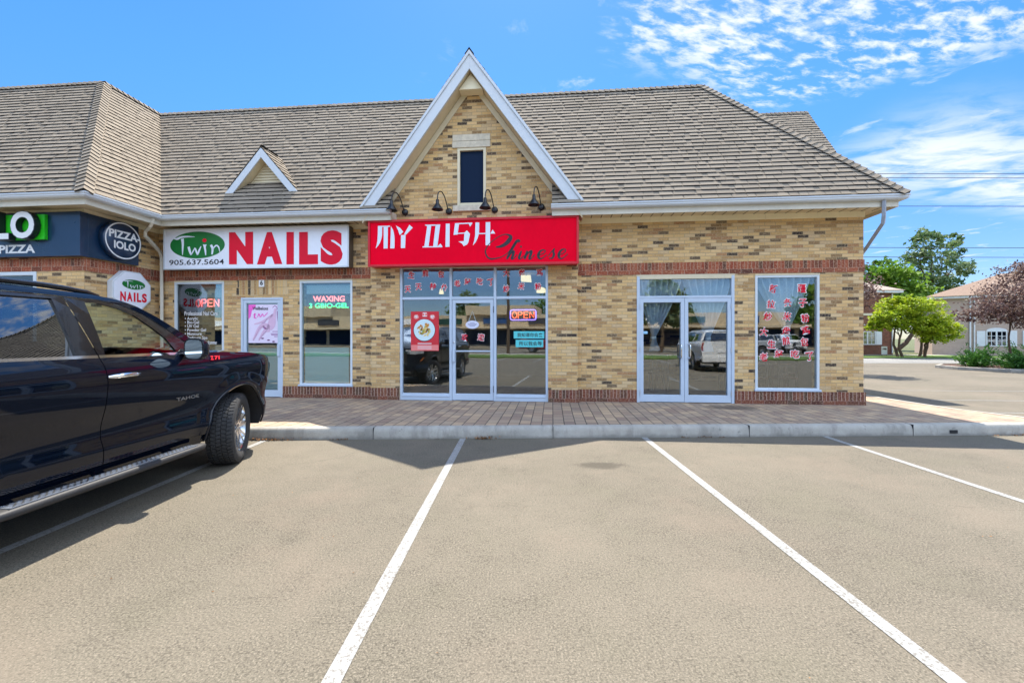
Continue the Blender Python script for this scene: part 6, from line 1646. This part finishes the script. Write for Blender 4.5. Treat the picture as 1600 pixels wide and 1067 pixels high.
tree('ornamental_maple', 'lime green spreading multi stemmed maple on the lawn by the red brick house', 31.2, 33.6,
     [(0, 0, 4.0, 2.4, 1.8, 0.8, 1.2), (-1.5, -.2, 3.1, 1.6, 1.4, 0.7, .8), (1.7, -.2, 2.9, 1.7, 1.4, 0.75, .9), (0.3, -.6, 2.5, 1.6, 1.2, 0.65, .8), (2.6, 0, 2.1, 1.3, 1.2, 0.8, .7), (-2.2, 0, 2.5, 0.9, 1.0, 0.5, .4), (1.3, -.7, 1.7, 1.2, 1.0, 0.6, .5), (-0.6, 0, 4.4, 1.2, 1.1, 0.4, .5)],
     15000, 0.105, m_lf_lime, [(-1.0, 0, 2.4, -0.75, 0), (-0.2, 0, 2.6, -0.45, 0), (1.0, 0, 2.3, 0.9, 0.1), (1.6, -.1, 2.0, 1.15, 0), (2.2, 0, 1.8, 1.45, 0.1)], 0.105, 3, flat=1.0, clump=0.33)
tree('purple_tree', 'purple leaved tree over the juniper bed at the lot edge', 23.6, 20.2,
     [(1.6, 0, 3.7, 2.2, 2.0, 1.3, 1.2), (-0.3, -.3, 3.3, 1.4, 1.4, 0.8, .7), (-1.2, 0, 2.65, 1.0, 1.0, 0.45, .4), (0.8, -.4, 2.6, 1.5, 1.3, 0.6, .7), (3.2, 0, 3.0, 1.8, 1.8, 1.2, .8), (0.9, 0, 4.7, 1.1, 1.1, 0.5, .4), (2.6, 0, 4.9, 1.3, 1.3, 0.6, .5)],
     17000, 0.060, m_lf_purple, [(0.15, 0, 2.8, 0, 0)], 0.055, 4, 'purple leaved trees', clump=0.42)
tree('purple_tree', 'purple leaved tree mostly hidden behind the plaza corner', 14.2, 18.6,
     [(0, 0, 3.6, 1.35, 1.3, 1.1, 1), (0.9, 0, 3.35, 0.55, 0.7, 0.4, .25), (0, 0, 4.6, .9, .9, .5, .4)], 4000, 0.065, m_lf_purple, [(0, 0, 3.0, 0, 0)], 0.07, 5, 'purple leaved trees')

# planted island with junipers
m_mulch = worn('bark_mulch', lin(84, 58, 46), 0.95, 0.5, 14.0, bump=0.8)
isl = thing('planting_bed', 'kerbed planting bed of bark mulch at the right edge of the lot', 'planting bed', (24.5, 20.6, 0))
def isl_out(r):
    return [(-3.1 + r, -0.1), (-2.4 + r * .7, -1.7 + r), (-0.8, -2.55 + r), (6, -3.2 + r), (16, -3.4 + r), (16, 3), (-1.4, 2.4 - r), (-2.7 + r * .7, 1.4 - r * .7)]
mb = MB(); O, I = isl_out(0), isl_out(0.16)
mb.grid([[(x, y, -0.02) for x, y in O + O[:1]], [(x, y, 0.14) for x, y in O + O[:1]], [(x, y, 0.15) for x, y in I + I[:1]]], m_kerb, False); mb.build('kerb_edge', isl, recalc=True)
mb = MB(); mb.face([(x, y, 0.13) for x, y in I], m_mulch); mb.build('mulch', isl)
labs = ['juniper shrub at the left end of the kerbed planting bed', 'juniper shrub at the foot of the purple tree trunk', 'juniper shrub at the right edge of the photo', 'low juniper shrub at the front of the planting bed']
for k, (x, y, rx_, rz_) in enumerate(((22.75, 20.9, 1.05, 0.98), (24.3, 20.2, 1.3, 0.98), (26.4, 20.6, 1.6, 1.15), (23.3, 19.6, 0.95, 0.7))):
    rnd = random.Random(30 + k); t = thing('juniper_shrub', labs[k], 'shrub', (x, y, 0.13), 0, 'junipers in the planting bed')
    mb = MB()
    for j in range(70):                                              # feathery sprays reaching up and out
        a = rnd.uniform(0, 6.28); el = rnd.uniform(0.25, 1.25); L_ = rnd.uniform(0.55, 1.1)
        d = Vector((math.cos(a) * math.cos(el) * rx_, math.sin(a) * math.cos(el) * rx_, math.sin(el) * rz_ * 1.35)) * L_; tone = rnd.random()
        for q in range(46):
            f = rnd.uniform(0.18, 1.0); p = d * f + Vector((0, 0, -0.12 * f * f)) + Vector((rnd.gauss(0, 1), rnd.gauss(0, 1), rnd.gauss(0, 1))) * 0.085 * (1.15 - f * 0.6)
            u = (d.normalized() + Vector((rnd.gauss(0, .5), rnd.gauss(0, .5), rnd.gauss(0, .5)))).normalized(); v_ = u.cross(Vector((rnd.gauss(0, 1), rnd.gauss(0, 1), rnd.gauss(0, 1)))).normalized(); s_ = rnd.uniform(0.05, 0.09)
            mb.face([p - u * s_, p - v_ * s_ * 0.3, p + u * s_, p + v_ * s_ * 0.3], m_lf_jun, uv=[(0, 0)] * 4, var=min(1, tone * 0.5 + rnd.random() * 0.5))
    mb.build('foliage', t)

# ---------------------------------------------------------------- houses across the road
HB = [(0.0, lin(118, 60, 50)), (0.4, lin(104, 50, 44)), (0.7, lin(130, 70, 58)), (0.9, lin(90, 46, 42))]
m_hbrick = brick('house_brick', 0.225, 0.0715, HB, lin(128, 96, 86), 0.008)
m_stucco = worn('pink_beige_brick', lin(186, 164, 148), 0.9, 0.12, 4.0, bump=0.3)
m_hroof = worn('grey_roof', lin(150, 136, 124), 0.95, 0.15, 3.0, bump=0.3); m_broof = worn('brown_roof', lin(132, 110, 94), 0.95, 0.15, 3.0, bump=0.3)
m_hglass = glass('house_glass', (0.25, 0.3, 0.32), 0.25, 1.0, 0.02); m_shut = worn('white_shutter', lin(224, 226, 226), 0.5, 0.05, 3.0)
h1 = thing('brick_house', 'two storey dark red brick house with white shutters and grey hip roof', 'house', (33.9, 38.0, 0))
mb = MB(); mb.box(-16, 0, 0, 9, 0, 5.6, m_hbrick); mb.box(-16.03, 0.03, -0.03, 9.03, 3.55, 3.75, m_cream); mb.build('wall', h1)
mb = MB(); mb.box(-16.5, 0.5, -0.5, 9.5, 5.55, 5.75, m_shut)
a = [(-16.6, -0.6, 5.75), (0.6, -0.6, 5.75), (0.6, 9.6, 5.75), (-16.6, 9.6, 5.75)]; rA, rB = (-12.5, 4.5, 8.0), (-3.9, 4.5, 8.0)
mb.face([a[0], a[1], rB, rA], m_hroof); mb.face([a[1], a[2], rB], m_hroof); mb.face([a[2], a[3], rA, rB], m_hroof); mb.face([a[3], a[0], rA], m_hroof); mb.build('roof', h1)
def hwin(par, x0, x1, z0, z1, y=0.0, shutters=True, arch=False, cols=2, rows=3):
    mb = MB(); mb.frame(x0, x1, z0, z1, 0.07, y - 0.05, y + 0.02, m_shut)
    for k in range(1, cols): xx = x0 + (x1 - x0) * k / cols; mb.box(xx - 0.02 - (0.03 if k * 2 == cols else 0), xx + 0.02 + (0.03 if k * 2 == cols else 0), y - 0.045, y + 0.0, z0 + 0.07, z1 - 0.07, m_shut)
    for k in range(1, rows): zz = z0 + (z1 - z0) * k / rows; mb.box(x0 + 0.07, x1 - 0.07, y - 0.04, y - 0.005, zz - 0.015, zz + 0.015, m_shut)
    if arch:
        xm, hw = (x0 + x1) / 2, (x1 - x0) / 2; mb.prism([(xm + hw * math.cos(R(180 * k / 14)), y - 0.05, z1 + hw * 0.42 * math.sin(R(180 * k / 14))) for k in range(15)], (0, 0.06, 0), m_shut)
    w_ = mb.build('window', par); mb = MB(); mb.box(x0 + 0.06, x1 - 0.06, y - 0.02, y - 0.012, z0 + 0.06, z1 - 0.06, m_hglass); mb.build('pane', w_)
    if shutters:
        for a, b in ((x0 - 0.55, x0 - 0.04), (x1 + 0.04, x1 + 0.55)): mb = MB(); mb.box(a, b, y - 0.045, y - 0.005, z0, z1, m_shut); mb.build('shutter', par, bevel=0.01)
hwin(h1, -3.0, -1.55, 0.95, 2.15, shutters=True, cols=4); hwin(h1, -4.3, -2.7, 4.0, 5.05, shutters=False); hwin(h1, -7.5, -6.0, 0.95, 2.15, cols=4); hwin(h1, -7.5, -6.0, 4.0, 5.05, shutters=False)
mb = MB(); mb.tube([(-0.12, -0.08, 5.5), (-0.12, -0.08, 0.2)], 0.05, m_shut, 8); mb.tube([(-3.6, -0.05, 0.0), (-3.6, -0.05, 0.9)], 0.04, m_shut, 6); mb.build('downspout', h1)
mb = MB(); mb.lathe([(0, .06), (.09, .0), (0, -.06)], m_shut, 12, 'z', (-2.6, -0.08, 2.72)); mb.build('wall_light', h1)
h2 = thing('beige_house', 'pink beige brick building with arched white shuttered windows and brown roof', 'building', (37.6, 38.2, 0), R(-36))
mb = MB(); mb.box(0, 22, 0, 9, 0, 5.15, m_stucco); mb.build('wall', h2)
mb = MB(); mb.box(-0.4, 22.4, -0.4, 9.4, 5.0, 5.2, m_shut); a = [(-0.55, -0.55, 5.2), (22.5, -0.55, 5.2), (22.5, 9.5, 5.2), (-0.55, 9.5, 5.2)]; rA, rB = (5.2, 4.5, 7.4), (17, 4.5, 7.4)
mb.face([a[0], a[1], rB, rA], m_broof); mb.face([a[1], a[2], rB], m_broof); mb.face([a[2], a[3], rA, rB], m_broof); mb.face([a[3], a[0], rA], m_broof); mb.build('roof', h2)
hwin(h2, 3.3, 4.5, 0.85, 2.15, arch=True, cols=4); hwin(h2, 5.9, 7.1, 0.85, 2.15, arch=True, cols=4); hwin(h2, 9.2, 10.4, 0.85, 2.15, arch=True, cols=4)
mb = MB(); mb.tube([(2.35, -0.08, 4.9), (2.35, -0.08, 0.1)], 0.06, m_shut, 8); mb.tube([(2.6, -0.08, 4.9), (2.6, -0.08, 0.1)], 0.05, m_shut, 8); mb.build('downspout', h2)
t = thing('yard_sign', 'small white yard sign on the lawn by the brick house', 'sign', (30.7, 35.2, 0.08)); mb = MB(); mb.box(-0.24, 0.24, -0.01, 0.01, 0.12, 0.78, m_white); mb.box(-0.17, 0.17, -0.013, -0.01, 0.5, 0.62, m_hglass); mb.build('board', t); mb = MB(); mb.box(-0.2, -0.17, 0.011, 0.02, 0, 0.7, m_black); mb.box(0.17, 0.2, 0.011, 0.02, 0, 0.7, m_black); mb.build('stake', t)
for k, (z0, z1, y, lab) in enumerate(((13.2, 12.95, 30.0, 'topmost thin power line against the sky at the right'), (13.0, 12.80, 30.3, 'power line just under the topmost one'), (10.9, 10.7, 30.0, 'power line level with the plaza gutter'), (8.04, 7.74, 30.0, 'power line crossing the middle of the tall tree'), (7.4, 7.05, 30.0, 'lowest power line above the brick house roof'))):
    mb = MB(); mb.tube([(-40 + 13 * q, y, z0 + (z1 - z0) * q / 10 + 0.002 * (q - 5) ** 2) for q in range(11)], 0.020, m_black, 6); tag(mb.build('power_line'), lab, 'power line', 'power lines beyond the plaza')

# ---------------------------------------------------------------- what the shop glass mirrors: the far side of the lot
mall = thing('strip_mall', 'long beige strip mall across the road, mirrored in the shop glass', 'building', (0, -54, 0))
m_mall = worn('mall_stucco', lin(196, 178, 148), 0.9, 0.1, 1.0)
mb = MB(); mb.box(-110, 48, -14, 0, 0, 5.6, m_mall); mb.box(-20, -8, -10, 0.6, 5.6, 7.2, m_mall); mb.box(-62, -46, -10, 0.6, 5.6, 7.6, m_mall); mb.build('wall', mall)
mb = MB(); mb.box(-110, 48, 0.0, 1.6, 3.2, 3.5, m_mall); mb.build('canopy', mall)
for k in range(29):
    mb = MB(); x = -105 + k * 5.3; mb.box(x, x + 4.6, 0.0, 0.05, 0.4, 3.0, m_navyglass); mb.build('shop_window', mall)
sc = [lin(30, 70, 120), lin(60, 60, 64), lin(150, 30, 40), lin(230, 230, 230), lin(20, 60, 50)]
for k in range(18):
    mb = MB(); x = -97 + k * 8; mb.box(x, x + 4.2, 0.02, 0.2, 4.0, 5.0, mat('mall_sign_colour', sc[k % 5], 0.5)); mb.build('sign_board', mall)
for k, (x, y, s_, m) in enumerate(((-26, -74, 1.2, m_lf_green), (-5, -72, 1.35, m_lf_bright), (9, -30, .8, m_lf_green), (16, -70, 1.3, m_lf_green), (26, -33, .8, m_lf_bright), (33, -30, .85, m_lf_green))):
    tree('street_tree', ('broad tree behind the strip mall roof, left of the others', 'tallest bright tree behind the strip mall', 'tree on the verge nearest the glass doors reflection', 'dark tree behind the middle of the strip mall', 'bright tree on the verge facing the double doors', 'tree on the verge at the far right of the mirrored street')[k], x, y,
         [(0, 0, 6.5 * s_, 3 * s_, 3 * s_, 2.6 * s_, 1), (2 * s_, 0, 5.4 * s_, 2 * s_, 2 * s_, 1.8 * s_, .6), (-2 * s_, 0, 5.6 * s_, 2 * s_, 2 * s_, 1.8 * s_, .6), (0, 0, 8.6 * s_, 1.8 * s_, 1.8 * s_, 1.4 * s_, .5)], 2200, 0.34, m, [(0, 0, 5 * s_, 0, 0)], 0.25, 50 + k, 'trees across the road')
m_wpaint = paint_mat('white_car_paint', (0.70, 0.70, 0.69), (0.75, 0.75, 0.75)); m_spaint = paint_mat('silver_car_paint', (0.32, 0.34, 0.36), (0.5, 0.5, 0.5)); m_rpaint = paint_mat('red_car_paint', (0.25, 0.02, 0.02), (0.3, 0.03, 0.03))
def recolour(o, m):
    if o.type == 'MESH':
        o.data = o.data.copy()
        for k, mm in enumerate(o.data.materials):
            if mm == m_paint: o.data.materials[k] = m
    for ch in o.children: recolour(ch, m)
for lab, m, loc, rz in (('white SUV parked tail toward the shops, mirrored in the right glass door', m_wpaint, (7.45, -6.5, 0), R(180)), ('silver SUV on the road, mirrored in the left glass door', m_spaint, (14.0, -25.5, 0), R(90)), ('dark red SUV on the road, mirrored in the restaurant door', m_rpaint, (-1.5, -27.5, 0), R(-90)), ('pale SUV parked before the strip mall, mirrored in the menu window', m_wpaint, (22.0, -30, 0), R(0))):
    c = copy_tree(suv); c.location = loc; c.rotation_euler = (0, 0, rz); c['label'] = lab
    recolour(c, m)
    for ch in list(c.children):
        if ch.name.startswith('badge'): bpy.data.objects.remove(ch)
up = thing('utility_pole', 'wooden utility pole by the road, mirrored in the left restaurant pane', 'utility pole', (-6.0, -20.8, 0)); mb = MB(); mb.tube([(0, 0, 0), (0, 0, 11)], [0.16, 0.11], m_bark, 10); mb.build('pole', up); mb = MB(); mb.box(-1.1, 1.1, -0.06, 0.06, 9.8, 9.95, m_bark); mb.build('crossarm', up)
